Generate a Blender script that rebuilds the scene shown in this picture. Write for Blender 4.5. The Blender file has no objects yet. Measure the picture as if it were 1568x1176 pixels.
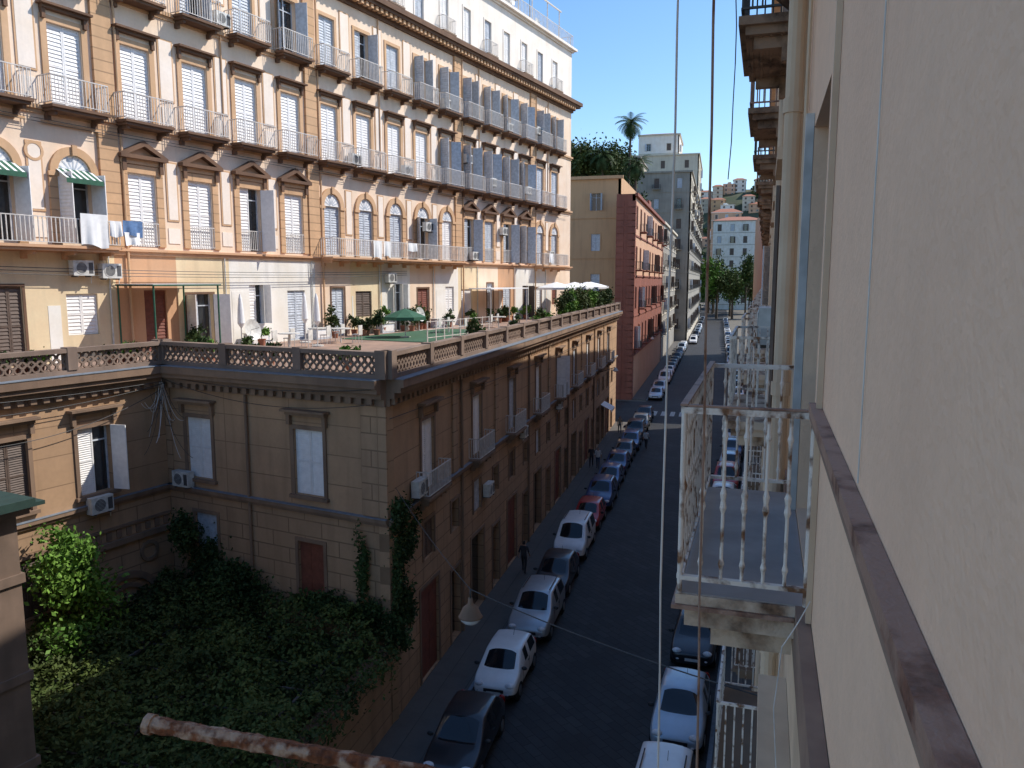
import bpy, math, random
import numpy as np
from mathutils import Vector, Matrix
random.seed(7); rng = np.random.default_rng(7)
scene = bpy.context.scene
col = scene.collection
H0 = 15.0
rad = math.radians

# ------------------------------------------------------------------ materials
def nmat(name):
    m = bpy.data.materials.new(name); m.use_nodes = True
    nt = m.node_tree; b = nt.nodes['Principled BSDF']
    return m, nt, b
def mixc(nt, fac, a, b, blend='MIX'):
    n = nt.nodes.new('ShaderNodeMix'); n.data_type = 'RGBA'; n.blend_type = blend
    for i, v in ((0, fac), (6, a), (7, b)):
        if hasattr(v, 'links'): nt.links.new(v, n.inputs[i])
        elif i == 0: n.inputs[0].default_value = v
        else: n.inputs[i].default_value = (*v, 1)
    return n.outputs[2]
def ocoord(nt, scale=(1, 1, 1), world=False):
    if world:
        t = nt.nodes.new('ShaderNodeNewGeometry'); o = t.outputs['Position']
    else:
        t = nt.nodes.new('ShaderNodeTexCoord'); o = t.outputs['Object']
    if scale == (1, 1, 1): return o
    mp = nt.nodes.new('ShaderNodeMapping'); mp.inputs['Scale'].default_value = scale
    nt.links.new(o, mp.inputs[0]); return mp.outputs[0]
def noise(nt, vec, scale, detail=3, lo=0.35, hi=0.65):
    n = nt.nodes.new('ShaderNodeTexNoise'); n.inputs['Scale'].default_value = scale
    n.inputs['Detail'].default_value = detail
    nt.links.new(vec, n.inputs['Vector'])
    r = nt.nodes.new('ShaderNodeMapRange'); r.inputs[1].default_value = lo; r.inputs[2].default_value = hi
    nt.links.new(n.outputs[0], r.inputs[0]); return r.outputs[0]
def bump(nt, b, h, strength=.3, dist=.02):
    n = nt.nodes.new('ShaderNodeBump'); n.inputs['Strength'].default_value = strength
    n.inputs['Distance'].default_value = dist
    nt.links.new(h, n.inputs['Height']); nt.links.new(n.outputs[0], b.inputs['Normal'])
def mul(nt, a, k):
    n = nt.nodes.new('ShaderNodeMath'); n.operation = 'MULTIPLY'
    nt.links.new(a, n.inputs[0]); n.inputs[1].default_value = k; return n.outputs[0]
def stucco(name, c1, c2=None, grime=.35, scale=.7, rough=.9, bs=.25, bmp=False):
    m, nt, b = nmat(name)
    if c2 is None: c2 = tuple(x * .8 for x in c1)
    v = ocoord(nt)
    c = mixc(nt, noise(nt, v, scale, 3), c1, c2)
    s = noise(nt, ocoord(nt, (1.6, 1.6, .16)), 1.3, 4, .5, .78)
    c = mixc(nt, mul(nt, s, grime), c, tuple(x * .38 for x in c1))
    f = noise(nt, v, 9, 3, .3, .7)
    c = mixc(nt, mul(nt, f, .16), c, tuple(x * .6 for x in c1))
    nt.links.new(c, b.inputs['Base Color']); b.inputs['Roughness'].default_value = rough
    if bmp: bump(nt, b, noise(nt, v, 35, 3), bs, .006)
    return m
def blocks(name, c1, bw, bh, mort=.02, grime=.35, mc=.45, off=.5):
    m, nt, b = nmat(name)
    v = ocoord(nt)
    sp = nt.nodes.new('ShaderNodeSeparateXYZ'); nt.links.new(v, sp.inputs[0])
    cb = nt.nodes.new('ShaderNodeCombineXYZ'); nt.links.new(sp.outputs[0], cb.inputs[0]); nt.links.new(sp.outputs[2], cb.inputs[1])
    br = nt.nodes.new('ShaderNodeTexBrick'); br.offset = off
    br.inputs['Scale'].default_value = 1; br.inputs['Brick Width'].default_value = bw; br.inputs['Row Height'].default_value = bh
    br.inputs['Mortar Size'].default_value = mort; br.inputs['Mortar Smooth'].default_value = .3
    br.inputs['Color1'].default_value = (*c1, 1); br.inputs['Color2'].default_value = (*[x * .88 for x in c1], 1)
    br.inputs['Mortar'].default_value = (*[x * mc for x in c1], 1)
    nt.links.new(cb.outputs[0], br.inputs['Vector'])
    c = mixc(nt, mul(nt, noise(nt, v, .8), .5), br.outputs[0], tuple(x * .7 for x in c1))
    s = noise(nt, ocoord(nt, (1.6, 1.6, .16)), 1.3, 4, .5, .78)
    c = mixc(nt, mul(nt, s, grime), c, tuple(x * .4 for x in c1))
    c = mixc(nt, mul(nt, noise(nt, v, 7, 3, .35, .7), .2), c, tuple(x * .55 for x in c1))
    nt.links.new(c, b.inputs['Base Color']); b.inputs['Roughness'].default_value = .9
    return m
def plain(name, c, rough=.6, metal=0, var=.12, scale=6, spec=.5):
    m, nt, b = nmat(name)
    v = ocoord(nt)
    cc = mixc(nt, noise(nt, v, scale, 2), c, tuple(x * (1 - var * 2) for x in c))
    nt.links.new(cc, b.inputs['Base Color'])
    b.inputs['Roughness'].default_value = rough; b.inputs['Metallic'].default_value = metal
    b.inputs['Specular IOR Level'].default_value = spec
    return m
def rusty(name, c, rust=(.22, .08, .03), lo=.5, hi=.62, rough=.6, scale=7, bd=.003, hf=25):
    m, nt, b = nmat(name); v = ocoord(nt)
    c2 = mixc(nt, noise(nt, v, hf, 4), rust, tuple(x * .4 for x in rust))
    cc = mixc(nt, noise(nt, v, scale, 6, lo, hi), c, c2)
    nt.links.new(cc, b.inputs['Base Color']); b.inputs['Roughness'].default_value = rough
    bump(nt, b, noise(nt, v, 60, 3), .5, bd)
    return m
def leafmat(name, c1, c2, c3):
    m, nt, b = nmat(name)
    g = nt.nodes.new('ShaderNodeNewGeometry')
    c = mixc(nt, g.outputs['Random Per Island'], c1, c2)
    c = mixc(nt, mul(nt, noise(nt, ocoord(nt, world=True), .6, 2, .4, .65), .7), c, c3)
    nt.links.new(c, b.inputs['Base Color']); b.inputs['Roughness'].default_value = .6
    b.inputs['Specular IOR Level'].default_value = .15
    return m

M = {}
M['cream'] = stucco('cream_plaster', (.88, .70, .54), (.82, .61, .44), .25)
M['panel'] = stucco('pale_panel_plaster', (.90, .79, .69), (.87, .73, .6), .2)
M['pale'] = stucco('pale_plaster', (.90, .83, .75), (.84, .75, .65), .22)
M['white'] = stucco('white_plaster', (.88, .85, .8), (.78, .73, .64), .35)
M['tan'] = blocks('tan_rusticated_stone', (.68, .42, .235), 6.0, .42, .03, .3, .5, 0)
M['tanp'] = stucco('tan_plaster', (.66, .42, .25), (.57, .35, .19), .35)
M['orange'] = stucco('orange_plaster', (.64, .36, .2), (.58, .35, .21), .4)
M['brown'] = stucco('brown_stone', (.19, .105, .062), (.13, .072, .045), .5)
M['yellow'] = stucco('yellow_plaster', (.80, .66, .43), (.76, .58, .37), .3)
M['wingup'] = blocks('wing_panelled_stone', (.50, .315, .185), 3.1, 1.02, .022, .55, .48, 0)
M['winglo'] = blocks('wing_block_stone', (.47, .30, .18), 1.5, .56, .028, .55, .42, .5)
M['wingtrim'] = stucco('wing_trim_stone', (.29, .19, .125), (.20, .13, .09), .65)
M['balus'] = stucco('balustrade_stone', (.28, .20, .155), (.19, .135, .105), .6)
M['roofedge'] = plain('lead_flashing', (.20, .23, .27), .7)
M['shut'] = plain('white_shutter', (.86, .84, .82), .55, var=.05)
M['shutg'] = plain('grey_shutter', (.56, .60, .66), .55)
M['shutd'] = plain('grey_green_shutter', (.22, .27, .28), .55)
M['shutb'] = plain('brown_shutter', (.13, .09, .07), .6)
M['door'] = plain('red_door', (.22, .07, .045), .6)
M['glass'] = plain('window_glass', (.03, .035, .04), .08, spec=.8)
M['iron'] = plain('dark_iron', (.09, .085, .08), .6)
M['rail'] = plain('painted_rail', (.70, .66, .62), .6)
M['slabg'] = stucco('balcony_slab', (.27, .19, .13), (.19, .13, .09), .6)
M['acw'] = plain('ac_casing', (.68, .67, .63), .5)
M['acd'] = plain('ac_grille', (.08, .08, .085), .6)
M['tile'] = stucco('terrace_floor', (.40, .26, .19), (.26, .18, .14), .4)
M['greenfl'] = plain('green_turf', (.05, .13, .07), .9)
M['clothw'] = plain('white_cloth', (.84, .84, .84), .9, var=.04)
M['clothb'] = plain('blue_cloth', (.12, .22, .42), .9)
M['clothr'] = plain('red_cloth', (.45, .09, .08), .9)
M['clothg'] = plain('green_awning_cloth', (.03, .12, .07), .8)
M['leaf'] = leafmat('vine_leaf', (.05, .082, .02), (.10, .125, .035), (.022, .036, .012))
M['leafb'] = leafmat('bright_leaf', (.10, .21, .03), (.17, .29, .055), (.05, .12, .02))
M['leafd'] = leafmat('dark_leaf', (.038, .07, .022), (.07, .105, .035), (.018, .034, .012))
M['bark'] = stucco('bark', (.13, .09, .06), (.08, .055, .04), .4, 4)
M['cable'] = plain('cable', (.05, .05, .05), .6)
M['cablew'] = plain('pale_cord', (.72, .67, .62), .7)
M['cabler'] = rusty('rusty_cord', (.30, .19, .14))
M['rust'] = rusty('rusty_iron', (.48, .33, .23), (.26, .085, .03), .38, .5, .85, 24, .006, 60)
M['capg'] = plain('dark_green_eave', (.02, .05, .04), .7)

# ------------------------------------------------------------------ mesh builder
class MB:
    def __init__(s):
        s.v = []; s.f = []; s.m = []; s.ml = []; s.M = Matrix.Identity(4)
    def mi(s, m):
        m = M[m] if isinstance(m, str) else m
        if m not in s.ml: s.ml.append(m)
        return s.ml.index(m)
    def add(s, vs, fs, m):
        o = len(s.v); k = s.mi(m)
        s.v += [tuple(s.M @ Vector(p)) for p in vs]
        for f in fs: s.f.append([i + o for i in f]); s.m.append(k)
    def box(s, x0, x1, y0, y1, z0, z1, m):
        if x0 > x1: x0, x1 = x1, x0
        if y0 > y1: y0, y1 = y1, y0
        s.add([(x0, y0, z0), (x1, y0, z0), (x1, y1, z0), (x0, y1, z0), (x0, y0, z1), (x1, y0, z1), (x1, y1, z1), (x0, y1, z1)],
              [(0, 3, 2, 1), (4, 5, 6, 7), (0, 1, 5, 4), (1, 2, 6, 5), (2, 3, 7, 6), (3, 0, 4, 7)], m)
    def prism(s, poly, y0, y1, m):  # poly in xz, extruded along y
        n = len(poly)
        vs = [(x, y0, z) for x, z in poly] + [(x, y1, z) for x, z in poly]
        fs = [list(range(n)), list(range(2 * n - 1, n - 1, -1))] + [(i, i + n, (i + 1) % n + n, (i + 1) % n) for i in range(n)]
        s.add(vs, fs, m)
    def prismz(s, poly, z0, z1, m):
        n = len(poly)
        vs = [(x, y, z0) for x, y in poly] + [(x, y, z1) for x, y in poly]
        fs = [list(range(n - 1, -1, -1)), list(range(n, 2 * n))] + [(i, (i + 1) % n, (i + 1) % n + n, i + n) for i in range(n)]
        s.add(vs, fs, m)
    def ring(s, cx, cz, ro, ri, y0, y1, m, a0=0, a1=2 * math.pi, n=12):
        full = abs(a1 - a0 - 2 * math.pi) < 1e-4
        k = n if full else n + 1
        vs = []
        for i in range(k):
            a = a0 + (a1 - a0) * i / n; c, d = math.cos(a), math.sin(a)
            vs += [(cx + ro * c, y0, cz + ro * d), (cx + ri * c, y0, cz + ri * d), (cx + ri * c, y1, cz + ri * d), (cx + ro * c, y1, cz + ro * d)]
        fs = []
        for i in range(n):
            a = 4 * i; b = 4 * ((i + 1) % k)
            for j in range(4): fs.append((a + j, a + (j + 1) % 4, b + (j + 1) % 4, b + j))
        s.add(vs, fs, m)
    def cyl(s, p0, p1, r, m, n=8, r1=None):
        p0 = Vector(p0); p1 = Vector(p1); d = p1 - p0
        if d.length < 1e-6: return
        q = d.to_track_quat('Z', 'Y'); r1 = r if r1 is None else r1
        vs = []
        for p, rr in ((p0, r), (p1, r1)):
            for i in range(n):
                a = 2 * math.pi * i / n
                vs.append(tuple(p + q @ Vector((rr * math.cos(a), rr * math.sin(a), 0))))
        fs = [(i, (i + 1) % n, (i + 1) % n + n, i + n) for i in range(n)] + [list(range(n - 1, -1, -1)), list(range(n, 2 * n))]
        s.add(vs, fs, m)
    def lathe(s, prof, c, m, n=16):
        vs = []
        for r, z in prof:
            for i in range(n):
                a = 2 * math.pi * i / n; vs.append((c[0] + r * math.cos(a), c[1] + r * math.sin(a), c[2] + z))
        fs = []
        for j in range(len(prof) - 1):
            for i in range(n): fs.append((j * n + i, j * n + (i + 1) % n, (j + 1) * n + (i + 1) % n, (j + 1) * n + i))
        s.add(vs, fs, m)
    def done(s, name, parent=None, loc=(0, 0, 0), rz=0, smooth=False):
        me = bpy.data.meshes.new(name); me.from_pydata(s.v, [], s.f)
        for m in s.ml: me.materials.append(m)
        me.polygons.foreach_set('material_index', s.m)
        if smooth: me.polygons.foreach_set('use_smooth', [True] * len(s.f))
        me.update()
        o = bpy.data.objects.new(name, me); col.objects.link(o)
        o.location = loc; o.rotation_euler = (0, 0, rz)
        if parent: o.parent = parent
        return o
def empty(name, loc=(0, 0, 0), rz=0):
    e = bpy.data.objects.new(name, None); col.objects.link(e); e.location = loc; e.rotation_euler = (0, 0, rz)
    e.empty_display_size = .5; return e

# ------------------------------------------------------------------ facade pieces
def wall(mb, x0, x1, z0, z1, th, ops, m):
    x = x0
    for a, b, c, d in sorted(ops):
        if a > x: mb.box(x, a, 0, th, z0, z1, m)
        if c > z0: mb.box(a, b, 0, th, z0, c, m)
        if d < z1: mb.box(a, b, 0, th, d, z1, m)
        x = b
    if x < x1: mb.box(x, x1, 0, th, z0, z1, m)
def leaf(mb, x0, x1, z0, z1, y, m, pitch=.13):
    f = .055
    mb.box(x0, x0 + f, y - .02, y + .02, z0, z1, m); mb.box(x1 - f, x1, y - .02, y + .02, z0, z1, m)
    mid = (z0 + z1) / 2
    for a in (z0, mid - f / 2, z1 - f): mb.box(x0 + f, x1 - f, y - .019, y + .019, a, a + f, m)
    mb.box(x0 + f, x1 - f, y + .008, y + .014, z0 + f, z1 - f, m)
    for a, b in ((z0 + f, mid - f / 2), (mid + f / 2, z1 - f)):
        n = max(2, int((b - a) / pitch)); p = (b - a) / n
        for i in range(n):
            z = a + p * i
            mb.add([(x0 + f, y - .016, z + p * .1), (x1 - f, y - .016, z + p * .1), (x1 - f, y + .008, z + p * .8), (x0 + f, y + .008, z + p * .8)],
                   [(0, 1, 2, 3)], m)
def window(mb, xc, w, z0, z1, kind='closed', m='shut', y=.1, pitch=.13, swing=100):
    x0, x1 = xc - w / 2, xc + w / 2
    mb.box(x0, x1, .26, .30, z0, z1, 'glass')
    fr = .05
    if kind != 'closed':
        for a, b in ((x0, x0 + fr), (x1 - fr, x1), (xc - .035, xc + .035)): mb.box(a, b, .2, .255, z0, z1, 'shutg')
        mb.box(x0 + fr, x1 - fr, .205, .25, z1 - .55, z1 - .5, 'shutg')
    if kind == 'closed':
        leaf(mb, x0 + .01, xc - .005, z0 + .01, z1 - .01, y, m, pitch); leaf(mb, xc + .005, x1 - .01, z0 + .01, z1 - .01, y, m, pitch)
    elif kind in ('open', 'half'):
        keep = mb.M.copy()
        for side in (-1, 1):
            if kind == 'half' and side == -1:
                leaf(mb, x0 + .01, xc - .005, z0 + .01, z1 - .01, y, m, pitch); continue
            hx = x0 if side < 0 else x1
            ang = rad(swing + random.uniform(-25, 35))
            mb.M = keep @ Matrix.Translation((hx, -.03, 0)) @ Matrix.Rotation(ang * (-1 if side < 0 else 1), 4, 'Z')
            if side < 0: leaf(mb, .01, w / 2, z0 + .01, z1 - .01, 0, m, pitch)
            else: leaf(mb, -w / 2, -.01, z0 + .01, z1 - .01, 0, m, pitch)
            mb.M = keep
def surround(mb, xc, w, z0, z1, m, t=.2, p=.06):
    x0, x1 = xc - w / 2, xc + w / 2
    mb.box(x0 - t, x0, -p, 0, z0, z1 + t, m); mb.box(x1, x1 + t, -p, 0, z0, z1 + t, m); mb.box(x0, x1, -p, 0, z1, z1 + t, m)
def hood(mb, xc, w, z, m='brown', p=.28):
    mb.box(xc - w / 2 - .22, xc + w / 2 + .22, -p * .6, -.003, z, z + .12, m)
    mb.box(xc - w / 2 - .32, xc + w / 2 + .32, -p, -.002, z + .12, z + .2, m)
    for sx in (-1, 1):
        x = xc + sx * (w / 2 + .14); mb.box(x - .07, x + .07, -p * .45, -.004, z - .35, z, m)
def pediment(mb, xc, w, z, m='brown', p=.34, h=.66):
    a = w / 2 + .44
    mb.box(xc - a, xc + a, -p, -.002, z, z + .15, m)
    mb.box(xc - a + .1, xc + a - .1, -.12, -.002, z - .2, z, 'tanp')
    mb.prism([(xc - a, z + .15), (xc - a + .34, z + .15), (xc, z + h - .13), (xc + a - .34, z + .15), (xc + a, z + .15), (xc, z + h + .08)][::-1], -p, -.002, m)
    mb.prism([(xc - a + .34, z + .151), (xc + a - .34, z + .151), (xc, z + h - .13)], -.06, -.002, 'tanp')
    for sx in (-1, 1):
        x = xc + sx * (w / 2 + .2); mb.box(x - .09, x + .09, -p * .6, -.125, z - .5, z, m)
def railing(mb, pts, z, h=1.0, sp=.13, m='rail', r=.012, round_=False):
    for a, b in zip(pts[:-1], pts[1:]):
        a = Vector((*a, 0)); b = Vector((*b, 0)); L = (b - a).length; d = (b - a) / L
        nrm = Vector((-d.y, d.x, 0)) * .018
        for zz, t in ((z + h - .03, .035), (z + .08, .025)):
            vs = []
            for p in (a, b):
                for k in (-1, 1): vs.append(tuple(p + nrm * k + Vector((0, 0, zz))))
            vs += [(x, y, q + t) for x, y, q in vs]
            mb.add(vs, [(0, 1, 3, 2), (4, 6, 7, 5), (0, 2, 6, 4), (1, 5, 7, 3), (0, 4, 5, 1), (2, 3, 7, 6)], m)
        n = max(1, round(L / sp))
        for i in range(n + 1):
            if i == n and tuple(b.to_2d()) != tuple(Vector(pts[-1])): continue
            p = a + d * L * i / n
            if round_:
                rr = r * (1.5 if i in (0, n) else 1)
                mb.cyl((p.x, p.y, z + (0 if i in (0, n) else .09)), (p.x, p.y, z + h - .03), rr, m, 8)
                if i not in (0, n):
                    mb.lathe([(r, -.07), (r * 2, -.04), (r * 1.3, 0), (r * 2, .04), (r, .07)], (p.x, p.y, z + h * .52), m, 8)
                    mb.lathe([(r, -.03), (r * 1.8, 0), (r, .03)], (p.x, p.y, z + h * .18), m, 8)
                    mb.lathe([(r, -.03), (r * 1.8, 0), (r, .03)], (p.x, p.y, z + h * .86), m, 8)
            else: mb.box(p.x - r, p.x + r, p.y - r, p.y + r, z + .1, z + h - .02, m)
def balcony(mb, x0, x1, d, z, h=1.0, sp=.14, slab='slabg', m='rail', brackets=True, r=.011):
    mb.box(x0 - .04, x1 + .04, -d - .04, -.003, z - .1, z, slab)
    mb.box(x0 + .03, x1 - .03, -d + .04, -.004, z - .2, z - .1, slab)
    if brackets:
        n = max(2, int((x1 - x0) / 1.5) + 1)
        for i in range(n):
            x = x0 + .2 + (x1 - x0 - .4) * i / (n - 1)
            mb.prism([(x - .07, z - .2), (x + .07, z - .2), (x + .07, z - .5), (x - .07, z - .5)][::-1], -.22, -.005, slab)
            mb.box(x - .06, x + .06, -d * .8, -.22, z - .34, z - .2, slab)
    railing(mb, [(x0, -.01), (x0, -d), (x1, -d), (x1, -.01)], z, h, sp, m, r)
def arch(mb, xc, w, z, tm='tanp', kind=0):
    r = w / 2
    mb.ring(xc, z, r + .3, r, -.12, -.002, tm, 0, math.pi, 14)
    mb.prism([(xc + r * .99 * math.cos(math.pi * i / 12), z + r * .99 * math.sin(math.pi * i / 12)) for i in range(13)][::-1], -.02, -.003, 'shut')
    for i in range(1, 8):
        a = math.pi * i / 8
        mb.prism([(xc + .12 * math.cos(a - .25), z + .12 * math.sin(a - .25)), (xc + r * .9 * math.cos(a - .05), z + r * .9 * math.sin(a - .05)),
                  (xc + r * .9 * math.cos(a + .05), z + r * .9 * math.sin(a + .05)), (xc + .12 * math.cos(a + .25), z + .12 * math.sin(a + .25))][::-1], -.028, -.021, 'shutg')
    mb.box(xc - .1, xc + .1, -.2, -.121, z + r - .02, z + r + .36, tm)

# ------------------------------------------------------------------ palazzo (left)
TH = rad(12.5)
dA = Vector((math.sin(TH), math.cos(TH), 0)); nL = Vector((-math.cos(TH), math.sin(TH), 0))
C = Vector((-10.2, 23, 0)); A = C + nL * 10.35
P0 = Vector((-24.1, 25, 0))
palazzo = empty('palazzo_building')
TZ, L0, L1, L2, LC, LA = 11.9, 16.3, 21.36, 26.2, 30.1, 35.3
fo = P0 - dA * 12; FA = rad(90) - TH
FL = 60.9
bays = [12 + .47 + 2.98 * i for i in range(-4, 16)]
kinds = {-4: 'a', -3: 'p', -2: 'p', -1: 'a', 0: 'a'}
for i in range(1, 5): kinds[i] = 'p'
for i in range(5, 10): kinds[i] = 'a'
for i in range(10, 14): kinds[i] = 'p'
kinds[14] = kinds[15] = 'a'
W, S, B, T = MB(), MB(), MB(), MB()
edges = [0] + [(bays[i] + bays[i + 1]) / 2 for i in range(19)] + [FL]
piers = (1, 5, 10, 14, -3, -1)
for k, xc in enumerate(bays):
    i = k - 4; e0, e1 = edges[k], edges[k + 1]
    # terrace storey
    w = [1.3, 1.1, 1.5, .95][k % 4]; z1 = TZ + [2.6, 2.9, 2.5, 2.7][(k * 7) % 4]
    z0 = TZ + (0.02 if k % 3 != 1 else 1.0)
    off = [0, .35, -.3, .2][(k * 5) % 4]
    mw = ['yellow', 'white', 'cream', 'white', 'yellow', 'cream', 'orange', 'white', 'white', 'cream'][k % 10]
    if i in (-1, 0): mw = 'yellow'
    if i in (1, 2): mw = ['orange', 'yellow'][i - 1]
    wall(W, e0, e1, 0, L0 - .25, .35, [(xc + off - w / 2, xc + off + w / 2, z0, z1)], mw)
    kd = ['closed', 'half', 'closed', 'open', 'closed'][(k * 3) % 5]
    window(S, xc + off, w, z0, z1, kd if k % 4 else 'closed', ['shut', 'shut', 'shutg', 'door', 'shutg', 'shut', 'shutb'][(k * 2) % 7])
    if k % 3 == 0: surround(W, xc + off, w, z0, z1, 'brown', .1, .03)
    if k % 3 == 1: W.box(e0 + .1, xc + off - w / 2 - .25, -.012, -.002, TZ, TZ + 2.4 + .3 * math.sin(k), 'white')
    if k % 2 == 0: W.cyl((e1 - .3, -.06, TZ), (e1 - .3, -.06, L0 - .26), .035, 'acw', 6)
    # storey 0
    zt = L0 + (3.1 if kinds[i] == 'p' else 2.75); ww = 1.36
    wall(W, e0, e1, L0, L1 - .3, .35, [(xc - ww / 2, xc + ww / 2, L0 + .12, zt)], 'cream')
    kd = 'closed'
    if i in (-1, 0): kd = 'open'
    elif i in (3, 10, 12): kd = 'half'
    elif i in (8, 13): kd = 'open'
    window(S, xc, ww, L0 + .12, zt, kd, 'shutg' if i in (5, 6, 7, 8) or i > 9 else 'shut')
    if kinds[i] == 'p':
        surround(W, xc, ww, L0 + .12, zt, 'tan', .32, .07); pediment(W, xc, ww, zt + .55)
    else:
        arch(W, xc, ww, zt)
        for sx in (-1, 1):
            x = xc + sx * (ww / 2 + .17); W.box(x - .17, x + .17, -.09, -.003, L0 + .02, zt, 'tan')
            W.box(x - .21, x + .21, -.15, -.091, zt - .16, zt, 'tanp')
        W.box(xc - 1.2, xc + 1.2, -.14, -.125, L1 - .62, L1 - .52, 'tanp')
    if kinds[i] == 'p':
        railing(B, [(xc - .68, -.05), (xc + .68, -.05)], L0 + .1, 1.0, .12, 'rail')
    # storey 1
    zt = L1 + 3.05
    wall(W, e0, e1, L1, L2 - .3, .35, [(xc - ww / 2, xc + ww / 2, L1 + .03, zt)], 'cream')
    window(S, xc, ww, L1 + .03, zt, 'open' if i in (9, 11, 12, 13, 10) else 'closed', 'shutg' if i > 8 else 'shut')
    surround(W, xc, ww, L1 + .03, zt, 'tanp', .24, .06); hood(W, xc, ww, zt + .42, 'brown', .38)
    balcony(B, xc - 1.12, xc + 1.12, .78, L1, 1.05, .13, 'brown')
    # storey 2
    zt = L2 + 2.75; ww2 = 1.25
    wall(W, e0, e1, L2, LC, .35, [(xc - ww2 / 2, xc + ww2 / 2, L2 + .03, zt)], 'cream')
    window(S, xc, ww2, L2 + .03, zt, ['open', 'closed', 'half', 'closed'][k % 4] if i < 8 else 'open', 'shutg')
    surround(W, xc, ww2, L2 + .03, zt, 'tanp', .18, .05)
    balcony(B, xc - 1.05, xc + 1.05, .72, L2, 1.05, .13, 'brown')
    # attic
    zt = LC + 1.2 + 2.4
    wall(W, e0, e1, LC + .9, LA, .35, [(xc - .5, xc + .5, LC + 1.25, zt)], 'pale')
    window(S, xc, 1.0, LC + 1.25, zt, 'closed', 'shut' if k % 3 else 'shutg')
    surround(W, xc, 1.0, LC + 1.25, zt, 'pale', .12, .04)
    if k % 2: balcony(B, xc - .75, xc + .75, .45, LC + 1.2, .9, .14, 'slabg', brackets=False)
    # wall articulation between windows
    if k < 19:
        pe = e1
        if i + 1 in piers:
            for zz0, zz1 in ((L0 + .01, L1 - .3), (L1 + .01, L2 - .3), (L2 + .01, LC)):
                W.box(pe - .42, pe + .42, -.13, -.004, zz0, zz1, 'tan')
            W.cyl((pe + .56, -.12, TZ), (pe + .56, -.12, LC), .055, 'tanp', 8)
        else:
            for a_, b_, hw in ((L0 + 1.25, L1 - 1.3, .3), (L1 + 1.2, L2 - 1.1, .38), (L2 + 1.2, LC - .5, .42)):
                W.box(pe - hw, pe + hw, -.035, -.004, a_, b_, 'tanp'); W.box(pe - hw + .07, pe + hw - .07, -.045, -.036, a_ + .07, b_ - .07, 'panel')
            W.box(pe - .3, pe + .3, -.03, -.004, L0 + .3, L0 + .95, 'panel'); W.box(pe - .3, pe + .3, -.03, -.004, L1 + .2, L1 + .95, 'panel')
            if k % 4 == 2: W.cyl((pe + .03, -.08, L1), (pe + .03, -.08, LC), .04, 'tanp', 8)
W.ring((bays[3] + bays[4]) / 2, L0 + 3.4, .36, .26, -.06, -.003, 'tanp', n=18)
def course(mb, x0, x1, steps, m):
    for z0, z1, p in steps: mb.box(x0 - p, x1 + p, -p, 0.34, z0, z1, m)
course(W, 0, FL, [(L0 - .25, L0 - .1, .1), (L0 - .1, L0, .2)], 'orange')
course(W, 0, FL, [(L1 - .3, L1 - .15, .07), (L1 - .15, L1, .16)], 'tanp')
course(W, 0, FL, [(L2 - .3, L2 - .15, .07), (L2 - .15, L2, .16)], 'tanp')
course(W, 0, FL, [(LC, LC + .2, .15), (LC + .2, LC + .42, .3), (LC + .42, LC + .6, .65), (LC + .6, LC + .9, .8)], 'brown')
course(W, 0, FL, [(LA, LA + .15, .15), (LA + .15, LA + .35, .4)], 'pale')
n = int(FL / .45)
for j in range(n): W.box(j * .45 + .05, j * .45 + .27, -.58, -.31, LC + .2, LC + .418, 'tanp')
W.box(0, FL, .36, 12, 0, LA + .3, 'pale')
for a, b in ((2, 4), (9, 13), (18, 19)):
    balcony(B, bays[a] - 1.1, bays[b] + 1.1, .95, L0, 1.0, .16, 'orange', 'rail', True, .016)
W.done('main_facade_walls', palazzo, fo, FA); S.done('main_facade_windows', palazzo, fo, FA); B.done('main_facade_balconies', palazzo, fo, FA)
# roof terrace
R = MB()
railing(R, [(FL - 16, -.1), (FL, -.1), (FL, 6)], LA + .35, 1.1, .25, 'rail', .018)
R.box(FL - 16, FL - 6, 3, 8, LA + .3, LA + 3.2, 'pale'); R.box(FL - 16.4, FL - 5.6, 2.6, 8.4, LA + 3.2, LA + 3.4, 'roofedge')
R.box(FL - 12, FL - 8, 4, 8, LA + 3.4, LA + 5.6, 'pale')
for x in (FL - 12, FL - 9.5, FL - 7, FL - 4, FL - 1.5):
    R.cyl((x, .6, LA + .3), (x, .6, LA + 3.2), .05, 'rail')
R.box(FL - 12.3, FL - 1.2, .5, .6, LA + 3.2, LA + 3.3, 'rail')
for x, h in ((FL - 10, 3.4), (FL - 7.6, 2.6), (FL - 2.5, 3.0)):
    R.cyl((x, 3, LA + .3), (x, 3, LA + 3.4 + h), .03, 'iron')
    for q in range(5): R.cyl((x - .4, 3, LA + 2.4 + h + q * .18), (x + .4, 3, LA + 2.4 + h + q * .18), .012, 'iron', 4)
R.done('roof_terrace', palazzo, fo, FA)

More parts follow.
